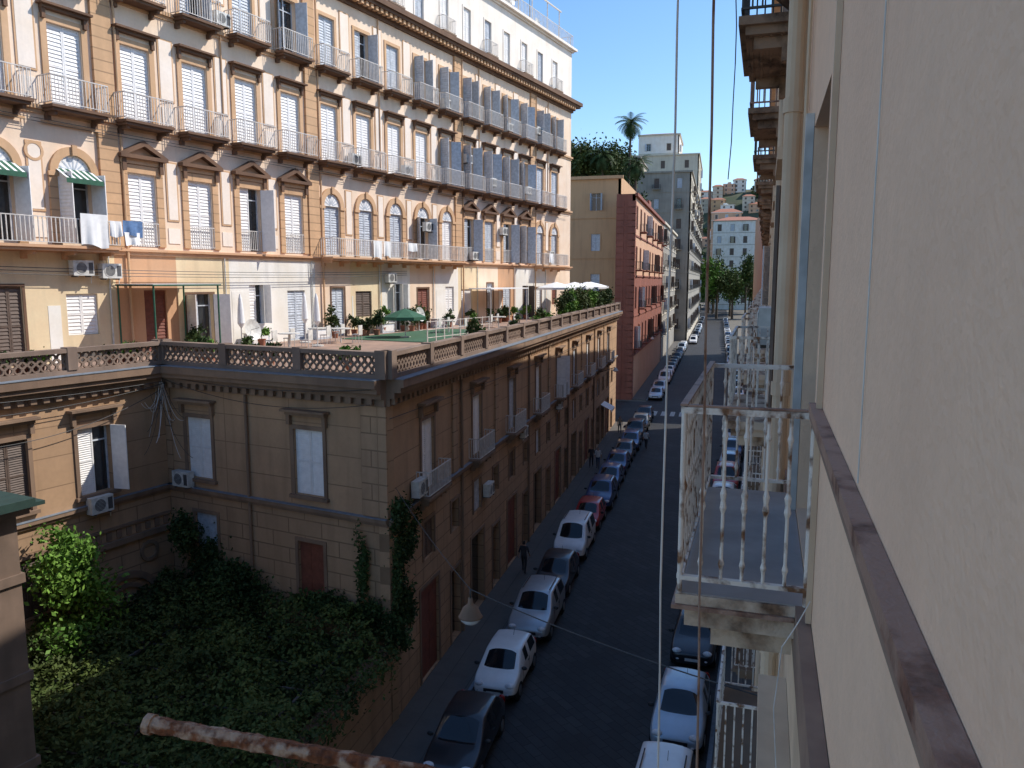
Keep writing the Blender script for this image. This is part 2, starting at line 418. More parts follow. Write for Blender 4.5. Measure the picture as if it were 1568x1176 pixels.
# wing ----------------------------------------------------
def wingwall(name, org, ang, Lw, wins, lower, street=False):
    W, S = MB(), MB()
    ops = [(x - w / 2, x + w / 2, z0, z1) for x, w, z0, z1, k, m in wins]
    opl = [(x - w / 2, x + w / 2, z0, z1) for x, w, z0, z1, k, m in lower if z0 > 3.9 or not street]
    opg = [(x - w / 2, x + w / 2, z0, z1) for x, w, z0, z1, k, m in lower if street and z0 <= 3.9]
    wall(W, 0, Lw, 7.25, 11.0, .35, ops, 'wingup')
    if street:
        wall(W, 0, Lw, 4.4, 7.0, .35, opl, 'winglo'); wall(W, 0, Lw, 0, 4.4, .35, opg, 'winglo')
    else: wall(W, 0, Lw, 0, 7.0, .35, opl, 'winglo')
    for x, w, z0, z1, k, m in wins:
        window(S, x, w, z0, z1, k, m, pitch=.075); surround(W, x, w, z0 - .02, z1, 'wingtrim', .14, .05); hood(W, x, w, z1 + .5, 'wingtrim', .34)
        W.box(x - w / 2 - .2, x + w / 2 + .2, -.14, -.003, z0 - .14, z0 - .02, 'wingtrim')
    for x, w, z0, z1, k, m in lower:
        if k == 'door':
            S.box(x - w / 2, x + w / 2, .1, .16, z0, z1, m)
            for sx in (-1, 1):
                for zz in (.12, .55): S.box(x + sx * w / 4 - w * .17, x + sx * w / 4 + w * .17, .085, .099, z0 + (z1 - z0) * zz, z0 + (z1 - z0) * (zz + .33), m)
        elif k == 'dark': S.box(x - w / 2, x + w / 2, .28, .32, z0, z1, 'glass')
        else: window(S, x, w, z0, z1, k, m, pitch=.08)
        surround(W, x, w, z0, z1, 'wingtrim', .13, .04)
    for z0, z1, p in ((7.0, 7.12, .09), (7.12, 7.25, .17), (11.0, 11.25, .12), (11.25, 11.45, .28), (11.45, 11.62, .5), (11.62, 11.88, .6)):
        W.box(0, Lw, -p, .34, z0, z1, 'wingtrim')
    W.box(0, Lw, -.62, -.27, 11.88, 11.905, 'roofedge'); W.box(0, Lw, -.185, -.003, 7.25, 7.27, 'roofedge')
    for j in range(int(Lw / .42)): W.box(j * .42 + .1, j * .42 + .3, -.26, -.121, 11.05, 11.248, 'wingtrim')
    W.done(name + '_wall', palazzo, org, ang); S.done(name + '_windows', palazzo, org, ang)
    # balustrade
    D = MB(); z = 11.9
    D.box(0, Lw, -.26, .04, z + .002, z + .14, 'balus'); D.box(-.03, Lw + .03, -.28, .06, z + .72, z + .86, 'balus')
    npn = max(1, round(Lw / 3.4)); pl = Lw / npn
    for j in range(npn + 1):
        D.box(j * pl - .17, j * pl + .17, -.3, .07, z + .141, z + .9, 'balus') if 0 < j < npn else D.box(j * pl - .2, j * pl + .2, -.31, .08, z + .003, z + .92, 'balus')
    for j in range(npn):
        a, b = j * pl + .17, (j + 1) * pl - .17; nn = round((b - a) / .29); st = (b - a) / nn
        for q in range(nn):
            x = a + st * (q + .5)
            D.ring(x, z + .285, .15, .095, -.15, -.08, 'balus'); D.ring(x, z + .57, .15, .095, -.152, -.078, 'balus')
            if q: D.ring(x - st / 2, z + .43, .13, .08, -.154, -.076, 'balus', n=8)
    D.done(name + '_balustrade', palazzo, org, ang)
LW = 15
wingwall('courtyard_side', A - dA * LW, FA, LW, [(LW - 3.0, 1.25, 7.6, 9.95, 'half', 'shut'), (LW - 5.95, 1.25, 7.6, 9.95, 'closed', 'shutb'), (LW - 9, 1.25, 7.6, 9.95, 'closed', 'shut')],
         [(LW - 5.6, 1.2, 4.0, 6.0, 'closed', 'shutb')])
wingwall('wing_front', A, -TH, 10.35, [(7.05, 1.3, 7.65, 9.95, 'closed', 'shut'), (1.75, 1.3, 7.65, 9.95, 'closed', 'shut')],
         [(7.0, 1.15, 3.6, 5.95, 'door', 'door'), (1.9, 1.15, 3.9, 6.3, 'closed', 'shutg')])
ws, lo = [], []
for j in range(9):
    x = 3.6 + 6.1 * j
    if x < 58: ws.append((x, 1.3, 7.35, 10.0, ['closed', 'closed', 'closed', 'closed', 'open'][j % 5], ['shut', 'shut', 'shutg'][j % 3]))
    lo.append((x, 1.1, 4.75, 6.2, 'closed', 'shutg' if j % 2 else 'shutb'))
    lo.append((x + .02, 1.9, .15, 3.7, 'door' if j % 2 == 0 else 'dark', 'door'))
    if x + 3 < 58:
        lo.append((x + 3.05, 1.2, .15, 3.2, 'dark', 'door')); lo.append((x + 3.0, .9, 4.85, 6.1, 'dark', 'door'))
wingwall('wing_street', C, rad(90), 59, ws, lo, True)
X = MB()
for j in range(9): # street balconies + quoins
    x = 3.6 + 6.1 * j
    balcony(X, x - 1.15, x + 1.15, .5, 7.32, .95, .13, 'wingtrim', 'rail')
for x in (3.6 + 3.0, 3.6 + 9.2, 3.6 + 21.4, 3.6 + 33.6, 3.6 + 45.8): X.box(x - .28, x + .28, -.08, -.004, 7.28, 10.99, 'winglo')
for j, x in enumerate(range(8, 56, 12)):
    X.cyl((x - .6, -.08, 0), (x - .6, -.08, 11), .06, 'wingtrim')
X.add([(48, -.02, 3.7), (50.4, -.02, 3.7), (50.4, -1.0, 3.2), (48, -1.0, 3.2), (50.4, -1.0, 3.0), (48, -1.0, 3.0)], [(0, 3, 2, 1), (3, 5, 4, 2)], 'clothw')
X.done('wing_street_balconies', palazzo, C, rad(90))
Q = MB(); Q.box(9.35, 10.36, -.07, -.004, 7.28, 10.98, 'winglo'); Q.box(-.0, .3, -.05, -.004, 7.28, 10.98, 'winglo')
Q.cyl((4.25, -.09, 0), (4.25, -.09, 10.98), .055, 'wingtrim', 8)
Q.done('wing_front_quoins', palazzo, A, -TH)
Q = MB()
Q.ring(LW - 2.2, 2.9, 1.5, 1.25, -.12, -.003, 'wingtrim', 0, math.pi, 20); Q.ring(LW - 2.2, 2.9, 1.05, .9, -.08, -.003, 'wingtrim', 0, math.pi, 20)
Q.ring(LW - 1.1, 4.9, .4, .28, -.08, -.003, 'wingtrim', n=18); Q.box(LW - 4.2, LW - .1, -.16, -.003, 5.5, 5.7, 'wingtrim'); Q.box(LW - 4.2, LW - .1, -.08, -.003, 6.1, 6.2, 'wingtrim')
for j in range(10): Q.box(LW - 4 + j * .4, LW - 3.8 + j * .4, -.05, -.004, 5.75, 6.05, 'wingtrim')
Q.done('courtyard_relief', palazzo, A - dA * LW, FA)
# terrace floor
W1 = A - dA * LW; Fs = P0 - dA * 12; Fe = P0 + dA * 48.9
T = MB()
poly = [tuple((p)[:2]) for p in (W1 + nL * .35, A + nL * .3 + dA * .3, C + Vector((-.3, .3, 0)), Vector((-10.5, 82, 0)), Vector((-20, 82, 0)), Fe + nL * .3, Fs + nL * .3)]
T.prismz(poly, 11.3, 11.895, 'tile')
T.box(-20, -10.21, 81.7, 82, 0, 11.3, 'winglo')
T.done('terrace_floor', palazzo)
T = MB(); T.box(14, 24, -7, -1.5, 11.9, 11.93, 'greenfl'); T.done('terrace_turf', palazzo, P0, FA)

def fpos(s, out, z=TZ):
    p = P0 + dA * s - nL * out; return Vector((p.x, p.y, z))

# near left building
NB = empty('neighbouring_building')
M['pier'] = stucco('brown_pier_stone', (.22, .15, .11), (.16, .11, .08), .6, 1.5)
W = MB()
p = Vector((-14.25, 12.9, 0))
W.box(-9, 0, .0, 10, 0, 10.1, 'pier'); W.box(-9.2, .18, -.2, 10.2, 10.1, 10.28, 'pier'); W.box(-9.3, .4, -.4, 10.3, 10.28, 10.36, 'capg')
W.prismz([(-9.3, -.4), (.2, -.4), (.2, 10), (-9.3, 10)], 10.36, 10.46, 'capg')
for z in (2.2, 4.4, 6.4, 8.6): W.box(-9, .06, -.06, 10.1, z, z + .2, 'pier')
W.done('walls', NB, p, FA)

# ------------------------------------------------------------------ right building
RL = 86; dR = Vector((.054, .9985, 0)).normalized(); RO = Vector((.30 + .054 * RL, RL, 0)); RA = math.atan2(-dR.y, -dR.x)
M['rwall'] = stucco('beige_stucco_wall', (.92, .63, .43), (.88, .585, .395), .14, .6, .95, .3, True)
M['rbase'] = stucco('stained_ledge_stone', (.34, .225, .16), (.24, .15, .11), .7, 3)
M['rcream'] = stucco('cream_trim', (.72, .56, .40), (.62, .46, .32), .4, 2)
M['rail_near'] = rusty('chipped_white_rail', (.78, .70, .62), (.28, .13, .06), .5, .64, .55, 9)
M['rail_brown'] = rusty('rust_brown_rail', (.36, .22, .16), (.22, .10, .065), .5, .66)
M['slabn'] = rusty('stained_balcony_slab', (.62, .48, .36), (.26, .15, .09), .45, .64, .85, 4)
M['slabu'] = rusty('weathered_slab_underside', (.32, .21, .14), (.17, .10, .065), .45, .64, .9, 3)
M['floorn'] = stucco('balcony_floor_tiles', (.40, .36, .34), (.32, .29, .27), .35, 3)
M['green_shut'] = plain('aluminium_frame', (.60, .59, .57), .45)
apart = empty('apartment_building')
rx = lambda Y: (RL - Y)
W, S, B = MB(), MB(), MB()
bY = [4.2, 10.0, 15.2, 20.8, 26.4, 32, 37.6, 43.2, 48.8, 54.4, 60, 65.6, 71.2, 76.8]
fl = [(0, 4.6), (4.6, 8.4), (8.4, 13.25), (13.25, 18.1), (18.1, 22.9), (22.9, 25.6)]
for k, (z0, z1) in enumerate(fl):
    ops = []
    for y in bY:
        if k in (1, 2, 3, 4): ops.append((rx(y + 1.9), rx(y + .35), z0 + .02, z0 + 2.85))
    wall(W, 0, RL + 12, z0, z1, .4, ops, 'rwall' if k >= 3 else 'rcream')
    for j, y in enumerate(bY):
        if k in (1, 2, 3, 4):
            xc = rx(y + 1.125)
            kd = 'glass' if (j + k) % 2 else 'closed'
            if j in (1, 4, 7) and k in (3, 4): kd = 'open'
            window(S, xc, 1.55, z0 + .02, z0 + 2.85, kd, 'shutb' if j % 2 else 'shutg', .12, .07, 158)
            if not (k == 3 and j == 0):
                surround(W, xc, 1.55, z0 + .02, z0 + 2.85, 'rcream', .16, .05)
                W.box(xc - 1.05, xc + 1.05, -.22, -.003, z0 + 3.2, z0 + 3.34, 'rcream')
            else:
                W.box(xc - .775 - .1, xc - .775, -.06, -.003, z0, z0 + 2.95, 'green_shut')
                W.box(xc - .775 - .2, xc - .775 - .13, -.04, -.003, z0, z0 + 2.95, 'rcream')
            if k == 3 and j == 0: continue
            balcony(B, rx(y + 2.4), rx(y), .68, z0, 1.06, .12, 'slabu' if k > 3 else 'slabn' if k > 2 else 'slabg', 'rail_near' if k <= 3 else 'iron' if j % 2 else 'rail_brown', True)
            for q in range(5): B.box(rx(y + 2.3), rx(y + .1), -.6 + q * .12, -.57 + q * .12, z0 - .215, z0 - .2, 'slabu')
W.box(rx(4.15), RL + 4, -.055, -.002, 14.33, 14.375, 'rail_brown')
W.box(rx(4.15), RL + 4, -.05, -.003, 14.295, 14.33, 'rbase')
W.box(rx(86), RL + 12, -.07, -.003, 12.95, 13.25, 'rbase'); W.box(rx(86), RL + 12, -.04, -.003, 17.75, 17.98, 'rcream')
W.box(0, RL + 12, .41, 12, 0, 25.6, 'rcream')
W.box(0, RL + 12, -.5, .0, 25.3, 25.9, 'rcream')
for y in (7.1, 13.9, 24.9, 41, 58, 70):
    W.cyl((rx(y), -.13, 0), (rx(y), -.13, 25.3), .068, 'rcream', 12)
    for z in np.arange(2, 25, 2.4): W.cyl((rx(y), -.13, z), (rx(y), -.13, z + .12), .082, 'rcream', 12)
W.cyl((rx(7.5), -.05, 0), (rx(7.5), -.05, 25), .025, 'rcream', 6)
W.cyl((rx(6.75), -.04, 13.3), (rx(6.75), -.04, 25), .018, 'rcream', 6)
W.cyl((rx(8.6), -.04, 13.3), (rx(8.6), -.04, 25), .03, 'cable', 6)
W.cyl((rx(2.35), -.006, 14.4), (rx(2.36), -.006, 20), .0025, 'acw', 5)
W.box(rx(3.98), rx(3.955), -.03, -.003, 13.26, 17.5, 'rcream')
W.done('walls', apart, RO, RA); S.done('windows', apart, RO, RA); B.done('balconies', apart, RO, RA)
# near balcony, detailed
N = MB(); x0, x1 = rx(6.6), rx(4.2); d = .69; z = 13.25
N.box(x0 - .02, x1 + .02, -d - .02, -.003, z - .06, z - .004, 'slabn'); N.box(x0 + .02, x1 - .02, -d + .03, -.004, z - .2, z - .06, 'slabn')
N.box(x0 - .04, x1 + .04, -d - .04, -.074, z - .085, z - .061, 'rail_brown')
N.box(x0, x1, -d, -.005, z - .004, z + .002, 'floorn')
for x in (x0 + .3, x1 - .25): N.box(x - .09, x + .09, -d * .75, -.072, z - .36, z - .2, 'slabn')
railing(N, [(x0, -.02), (x0, -d), (x1, -d), (x1, -.02)], z, 1.06, .115, 'rail_near', .0095, True)
N.box(x0 - .015, x1 + .015, -d - .02, -d + .02, z + 1.07, z + 1.082, 'rail_brown')
N.box(x1 - .016, x1 + .016, -d + .022, -.02, z + 1.067, z + 1.078, 'rail_brown')
N.done('near_balcony', apart, RO, RA)

# ------------------------------------------------------------------ background buildings
def building(name, x0, x1, y0, y1, z1, mat, fh=4.2, sp=3.6, ww=1.1, wh=2.1, zb=0, trim='pale', sh='shutg', dS=True, dE=True, zmin=0, bal=False, quoin=None, roof=None, rz=0, matE=None):
    e = empty(name, (x0, y0, 0), rz)
    for face, on, L, org, ang in (('south', dS, x1 - x0, (0, 0, 0), 0), ('street', dE, y1 - y0, (x1 - x0, 0, 0), rad(90))):
        W, S = MB(), MB(); mt = matE if (matE and face == 'street') else mat
        nf = max(1, int((z1 - zb - 1) / fh))
        if quoin:
            for zz in np.arange(zb, z1 - .8, .8):
                for q in (0, L - .9): W.box(max(q, 0) - .02, min(q + .9, L) + .02, -.07, -.004, zz + .04, zz + .76, quoin)
        if not on: wall(W, 0, L, zb, z1, .35, [], mt); W.done(face + '_wall', e, org, ang); continue
        nb = max(1, int(L / sp)); s = L / nb
        wall(W, 0, L, zb, z1 - nf * fh, .35, [], mt)
        for f in range(nf):
            a = z1 - (nf - f) * fh; ops = []
            if a + fh < zmin: wall(W, 0, L, a, a + fh, .35, [], mt); continue
            for b in range(nb):
                xc = s * (b + .5); ops.append((xc - ww / 2, xc + ww / 2, a + .9, a + .9 + wh))
                window(S, xc, ww, a + .9, a + .9 + wh, 'closed' if (b * 3 + f) % 4 else 'open', sh if (b * 7 + f * 3) % 5 else 'shutg', pitch=.3)
                surround(W, xc, ww, a + .85, a + .9 + wh, trim, .14, .06)
                if bal and (b + f) % 2 == 0: balcony(S, xc - 1, xc + 1, .8, a + .8, 1, .2, trim, 'iron', False, .02)
            wall(W, 0, L, a, a + fh, .35, ops, mt if not (matE and f < nf - 2) else mat)  # lower street floors take the darker main colour: street shade put into it
            W.box(-.02, L + .02, -.1, -.003, a - .1, a + .1, trim)
        W.box(-.3, L + .3, -.35, .0, z1 - .3, z1 + .1, quoin or trim)
        W.done(face + '_wall', e, org, ang); S.done(face + '_windows', e, org, ang)
    W = MB(); W.box(.36, x1 - x0 - .36, .36, y1 - y0, zb, z1 - .05, mat)
    if roof:
        a, b, c, d = -.4, x1 - x0 + .4, -.4, y1 - y0
        W.add([(a, c, z1 + .1), (b, c, z1 + .1), (b, d, z1 + .1), (a, d, z1 + .1), ((a + b) / 2 - (b - a) * .2, (c + d) / 2, z1 + roof), ((a + b) / 2 + (b - a) * .2, (c + d) / 2, z1 + roof)],
              [(0, 1, 5, 4), (1, 2, 5), (2, 3, 4, 5), (3, 0, 4)], 'rooft')
    else:
        for q in range(3): # rooftop huts
            a = random.uniform(.1, .6) * (x1 - x0); c = random.uniform(.1, .6) * (y1 - y0); W.box(a + .4, a + min(3.5, (x1 - x0) * .3), c + .5, c + 4, z1 - .04, z1 + random.uniform(.8, 2), mat)
    W.done('core', e)
    return e
M['rooft'] = stucco('clay_roof', (.42, .17, .10), (.32, .13, .08), .4, 2)
M['ochre'] = stucco('ochre_plaster', (.60, .37, .20), (.54, .33, .18), .35, .3)
M['redp'] = stucco('red_plaster', (.30, .11, .075), (.23, .085, .06), .45, .4)
M['salmon'] = stucco('salmon_plaster', (.68, .42, .27), (.62, .38, .24), .35, .4)
M['greyp'] = stucco('grey_plaster', (.36, .33, .28), (.27, .25, .215), .45, .3)
M['beigep'] = stucco('beige_plaster', (.66, .59, .47), (.58, .51, .4), .3, .3)
M['tuff'] = stucco('tuff_plaster', (.48, .42, .33), (.38, .33, .26), .4, .2)
building('ochre_building', -45, -12.7, 104, 130, 28.4, 'ochre', 5.2, 6.2, 1.2, 2.2, trim='ochre', sh='shutg', dE=False, zmin=15)
building('red_building', -12.6, -10.3, 99, 149, 25.6, 'redp', 5, 4.6, 1.3, 2.7, trim='redp', sh='shutb', dS=False, bal=True, quoin='redp', matE='salmon')  # lower street floors red instead of salmon: shade put into the plaster colour
building('grey_apartment_building', -24, -7.4, 200, 330, 41.5, 'greyp', 4.9, 5.2, 1.2, 2.4, trim='greyp', sh='shutb', bal=True, matE='beigep')
building('street_apartment_building', -30, -10.5, 152, 198, 26, 'greyp', 4.4, 4.6, 1.2, 2.3, trim='beigep', sh='shutb', bal=True)
building('hillside_villa', -30, -7.5, 262, 300, 55, 'beigep', 5.2, 7.2, 1.3, 2.4, zb=30, trim='beigep', sh='shutb')
building('hillside_villa', -27, -14, 266, 288, 62, 'pale', 6, 6.5, 1.3, 2.2, zb=50, trim='beigep', sh='shutb', roof=2.2)
building('old_palace', -48, -20.5, 205, 225, 46, 'tuff', 5, 5.6, 1.2, 2.6, zb=20, trim='greyp', sh='shutb', zmin=25)
building('end_of_street_building', -4, 22, 430, 460, 46, 'white', 6.2, 5.6, 1.8, 3.4, trim='greyp', sh='shutb', roof=3)
building('far_red_roof_building', -6, 12, 500, 520, 56, 'salmon', 4.6, 5.5, 1.5, 2.4, zb=20, trim='pale', sh='shutb', roof=3)
building('street_corner_building', 6.4, 26, 97, 170, 27, 'salmon', 4.6, 4.6, 1.3, 2.6, trim='pale', dE=False)
ss = lambda a, b, x: (lambda t: t * t * (3 - 2 * t))(min(1, max(0, (x - a) / (b - a))))
hz1 = lambda x, y: -1 + 31 * ss(131, 158, y) * ss(-12, -22, x) + 24 * ss(200, 420, y) * ss(-12, -34, x)
hz2 = lambda x, y: -1 + 90 * ss(540, 730, y) + 5 * math.sin(x * .03 + y * .01)
hm = ['pale', 'salmon', 'beigep', 'white', 'ochre', 'tuff']
for j in range(45):
    x = -32 + (j % 9) * 11 + random.uniform(-4, 4); y = 565 + (j // 9) * 34 + random.uniform(-8, 8); z = hz2(x, y)
    h = random.uniform(6, 12); building('hill_house', x, x + random.uniform(8, 13), y, y + 12, z + h, hm[(j * 5 + j // 9) % 6], 3.4, 4.4, 1.3, 1.6, zb=z - 6, trim=hm[(j * 5) % 6], sh='shutb', roof=2 if j % 3 else None)
for j, (x, y) in enumerate([(-44, 318), (-62, 330), (-80, 345), (-36, 345)]):
    z = hz1(x, y); building('hill_house', x, x + 13, y, y + 12, z + 11, hm[j], 3.6, 4, 1.2, 1.6, zb=z - 4, trim='pale', sh='shutb', roof=2)

# ------------------------------------------------------------------ ground, road
M['ground'] = stucco('earth', (.16, .14, .11), (.12, .11, .09), .2, .2)
M['pave'] = blocks('pavement_slabs', (.12, .11, .10), .9, .5, .02, .3)
m, nt, b = nmat('basalt_road')
v = ocoord(nt, world=True)
mp = nt.nodes.new('ShaderNodeMapping'); mp.inputs['Rotation'].default_value = (0, 0, rad(45)); nt.links.new(v, mp.inputs[0])
br = nt.nodes.new('ShaderNodeTexBrick'); br.inputs['Scale'].default_value = 1; br.inputs['Brick Width'].default_value = .7; br.inputs['Row Height'].default_value = .35; br.inputs['Mortar Size'].default_value = .015
br.inputs['Color1'].default_value = (.048, .048, .05, 1); br.inputs['Color2'].default_value = (.03, .03, .032, 1); br.inputs['Mortar'].default_value = (.012, .012, .012, 1)
nt.links.new(mp.outputs[0], br.inputs['Vector'])
c = mixc(nt, mul(nt, noise(nt, v, .35, 4), .65), br.outputs[0], (.02, .02, .021)); nt.links.new(c, b.inputs['Base Color']); b.inputs['Roughness'].default_value = .7
b.inputs['Specular IOR Level'].default_value = .3
inv = nt.nodes.new('ShaderNodeMath'); inv.operation = 'SUBTRACT'; inv.inputs[0].default_value = 1; nt.links.new(br.outputs['Fac'], inv.inputs[1]); bump(nt, b, inv.outputs[0], .5, .02)
M['road'] = m
g = MB(); g.add([(-3000, -3000, 0), (3000, -3000, 0), (3000, 3000, 0), (-3000, 3000, 0)], [(0, 1, 2, 3)], 'ground'); g.done('ground')
curb = lambda Y: .30 + .054 * Y - 1.45
g = MB(); g.add([(-8.4, -30, .006), (curb(-30), -30, .006), (curb(86), 86, .006), (-8.4, 86, .006)], [(0, 1, 2, 3)], 'road')
g.add([(-8.4, 86, .006), (curb(86), 86, .006), (curb(100), 560, .006), (-8.4, 560, .006)], [(0, 1, 2, 3)], 'road')
g.add([(-60, 83, .010), (-8.4, 83, .010), (-8.4, 98, .010), (-60, 98, .010)], [(0, 1, 2, 3)], 'road')
M['whitep'] = plain('worn_road_paint', (.5, .5, .48), .7, var=.3)
for q in range(5): g.box(-8 + q * 1.0 + .1, -7.5 + q * 1.0 + .1, 88, 91, .0105, .0145, 'whitep')
g.done('road')
g = MB(); g.box(-10.19, -8.42, -30, 82, 0, .13, 'pave'); g.box(-8.42, -8.28, -30, 82, 0, .14, 'roofedge'); g.box(-10.25, -8.42, 99, 200, 0, .13, 'pave'); g.box(-8.42, -8.28, 99, 200, 0, .14, 'roofedge'); g.done('pavement')
g = MB()
g.prismz([(curb(-30) + .14, -30), (curb(-30) + 1.44, -30), (curb(86) + 1.44, 86), (curb(86) + .14, 86)], 0, .13, 'pave')
g.prismz([(curb(-30), -30), (curb(-30) + .138, -30), (curb(86) + .138, 86), (curb(86), 86)], 0, .14, 'roofedge'); g.done('pavement')
g = MB(); g.box(-10.55, -10.2, -10, 22.9, 0, 2.75, 'winglo'); g.box(-10.62, -10.13, -10, 22.9, 2.75, 2.88, 'wingtrim'); g.done('garden_wall')

# hills
def hill(name, x0, x1, y0, y1, n, fn, mat):
    xs = np.linspace(x0, x1, n); ys = np.linspace(y0, y1, n)
    vs = [(x, y, fn(x, y)) for y in ys for x in xs]
    fs = [(j * n + i, j * n + i + 1, (j + 1) * n + i + 1, (j + 1) * n + i) for j in range(n - 1) for i in range(n - 1)]
    me = bpy.data.meshes.new(name); me.from_pydata(vs, [], fs); me.materials.append(mat); o = bpy.data.objects.new(name, me); col.objects.link(o)
M['hillm'] = stucco('hill_scrub', (.05, .075, .03), (.09, .085, .05), .4, .05)
hill('hill', -260, -11, 131, 460, 60, hz1, M['hillm'])
hill('distant_hill', -700, 500, 540, 1300, 60, hz2, M['hillm'])

# ------------------------------------------------------------------ foliage
def leaves(name, P, size, mat, parent=None, flat=.0):
    P = np.asarray(P, float); n = len(P)
    a = rng.normal(size=(n, 3))
    nrm = rng.normal(size=(n, 3)); nrm[:, 2] = np.abs(nrm[:, 2]) + flat
    nrm /= np.linalg.norm(nrm, axis=1)[:, None]
    u = np.cross(nrm, a); u /= np.linalg.norm(u, axis=1)[:, None] + 1e-9; w = np.cross(nrm, u)
    s = size * rng.uniform(.6, 1.4, (n, 1))
    V = np.stack([P - u * s, P - w * s * .55, P + u * s, P + w * s * .55], 1).reshape(-1, 3)
    me = bpy.data.meshes.new(name); me.vertices.add(4 * n); me.vertices.foreach_set('co', V.ravel())
    me.loops.add(4 * n); me.loops.foreach_set('vertex_index', np.arange(4 * n, dtype=np.int32))
    me.polygons.add(n); me.polygons.foreach_set('loop_start', np.arange(0, 4 * n, 4, dtype=np.int32)); me.polygons.foreach_set('loop_total', np.full(n, 4, dtype=np.int32))
    me.materials.append(M[mat]); me.update(calc_edges=True); me.validate()
    o = bpy.data.objects.new(name, me); col.objects.link(o)
    if parent: o.parent = parent
    return o
def clump(c, r, n, k=8):
    c = np.array(c, float); r = np.array(r if hasattr(r, '__len__') else (r, r, r), float)
    cs = rng.normal(size=(k, 3)); cs /= np.linalg.norm(cs, axis=1)[:, None]; cs = cs * rng.uniform(.25, .85, (k, 1))
    idx = rng.integers(0, k, n)
    return c + (cs[idx] + rng.normal(size=(n, 3)) * rng.uniform(.13, .27, (k, 1))[idx]) * r
perg = empty('vine_pergola')
def canopy_pts(n):
    x = rng.uniform(-27, -9.55, n); y = rng.uniform(4, 25, n)
    ymax = 22.7 + (-10.2 - x) * math.tan(TH)
    xmin = A.x + .3 - (A.y - y) * math.tan(TH)
    k = (y < ymax) & (x > xmin)
    x, y, ymax = x[k], y[k], ymax[k]
    h = .35 * np.sin(x * 1.1 + .4 * y) * np.sin(y * .9) + .25 * np.sin(2.7 * x + 1) * np.sin(2.3 * y) + .2 * np.sin(6 * x) * np.sin(5.3 * y + 1)
    edge = np.clip((ymax - y) / 2, 0, 1)
    z = 3.75 + h * .9 - rng.exponential(.2, len(x)) - .45 * np.clip((x + 10.3) * 2, 0, 2) + (1 - edge) * .3 + .2 * rng.normal(size=len(x)) * (rng.random(len(x)) < .15)
    return np.stack([x, y, z], 1)
leaves('foliage', canopy_pts(125000), .075, 'leaf', perg, .6)
g = MB()
for x in np.arange(-24, -10.4, 3.2):
    for y in (6, 10, 14, 18, 22): g.cyl((x, y, 0), (x, y, 3.3), .07, 'iron', 6)
    g.box(x - .04, x + .04, 4, 22.4, 3.2, 3.28, 'iron')
for y in np.arange(5, 22, 1.4): g.box(-23, -10.6, y - .03, y + .03, 3.281, 3.33, 'iron')
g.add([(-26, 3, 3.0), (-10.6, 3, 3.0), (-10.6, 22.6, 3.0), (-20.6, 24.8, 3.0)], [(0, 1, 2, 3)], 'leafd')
g.done('frame', perg)
def at(s, o, z): p = A - dA * s - nL * o; return (p.x, p.y, z)
tree = empty('garden_tree')
leaves('crown', np.vstack([clump(at(4.7, 1.4, 5.2), (1.3, 1.3, 1.6), 5000, 14), clump(at(5.4, 1.0, 6.2), (.9, .9, .8), 1500, 8), clump(at(5.6, 2.2, 3.6), (1.5, 1.5, .9), 2500)]), .085, 'leafb', tree)
g = MB(); b0 = Vector(at(4.8, 1.3, 0)); g.cyl(b0, Vector(at(4.8, 1.3, 4)), .13, 'bark', 8, .08)
for q in range(6): g.cyl(Vector(at(4.8, 1.3, 3.2 + .2 * q)), Vector(at(4.8 + random.uniform(-.8, .8), 1.3 + random.uniform(-.8, .8), 5 + .2 * q)), .05, 'bark', 6, .02)
g.done('trunk', tree)
leaves('corner_shrub', np.vstack([clump(at(-.0, 1.8, 4.4), (1.3, 1.0, 1.5), 4500, 14), clump(at(.3, 3.6, 4.0), (1.8, 1, 1.0), 4500, 14), clump(at(.8, 1.4, 5.8), (.7, .6, 1.0), 1500, 8)]), .08, 'leafd')
def streetp(Y, o, z): return (-10.2 + o, Y, z)
iv = [clump(streetp(23.7, .12, 7.3), (.3, .9, .7), 1800, 12), clump(streetp(24.3, .1, 6.3), (.25, 1.0, 1.2), 2200, 14), clump(streetp(23.3, .1, 5.2), (.28, .5, 1.6), 1700, 12), clump(streetp(23.9, .1, 4.0), (.35, .8, 1.0), 1900, 12), clump(streetp(23.2, .1, 3.2), (.4, .6, .8), 1400, 10),
      clump((-11.2, 23.0, 5.6), (.28, .12, 1.6), 900, 12), clump((-10.9, 22.9, 3.9), (1.0, .3, .8), 2400, 12), clump((-12.5, 23.1, 4.0), (1.5, .3, .5), 1800, 12)]
leaves('ivy', np.vstack(iv), .07, 'leafd')
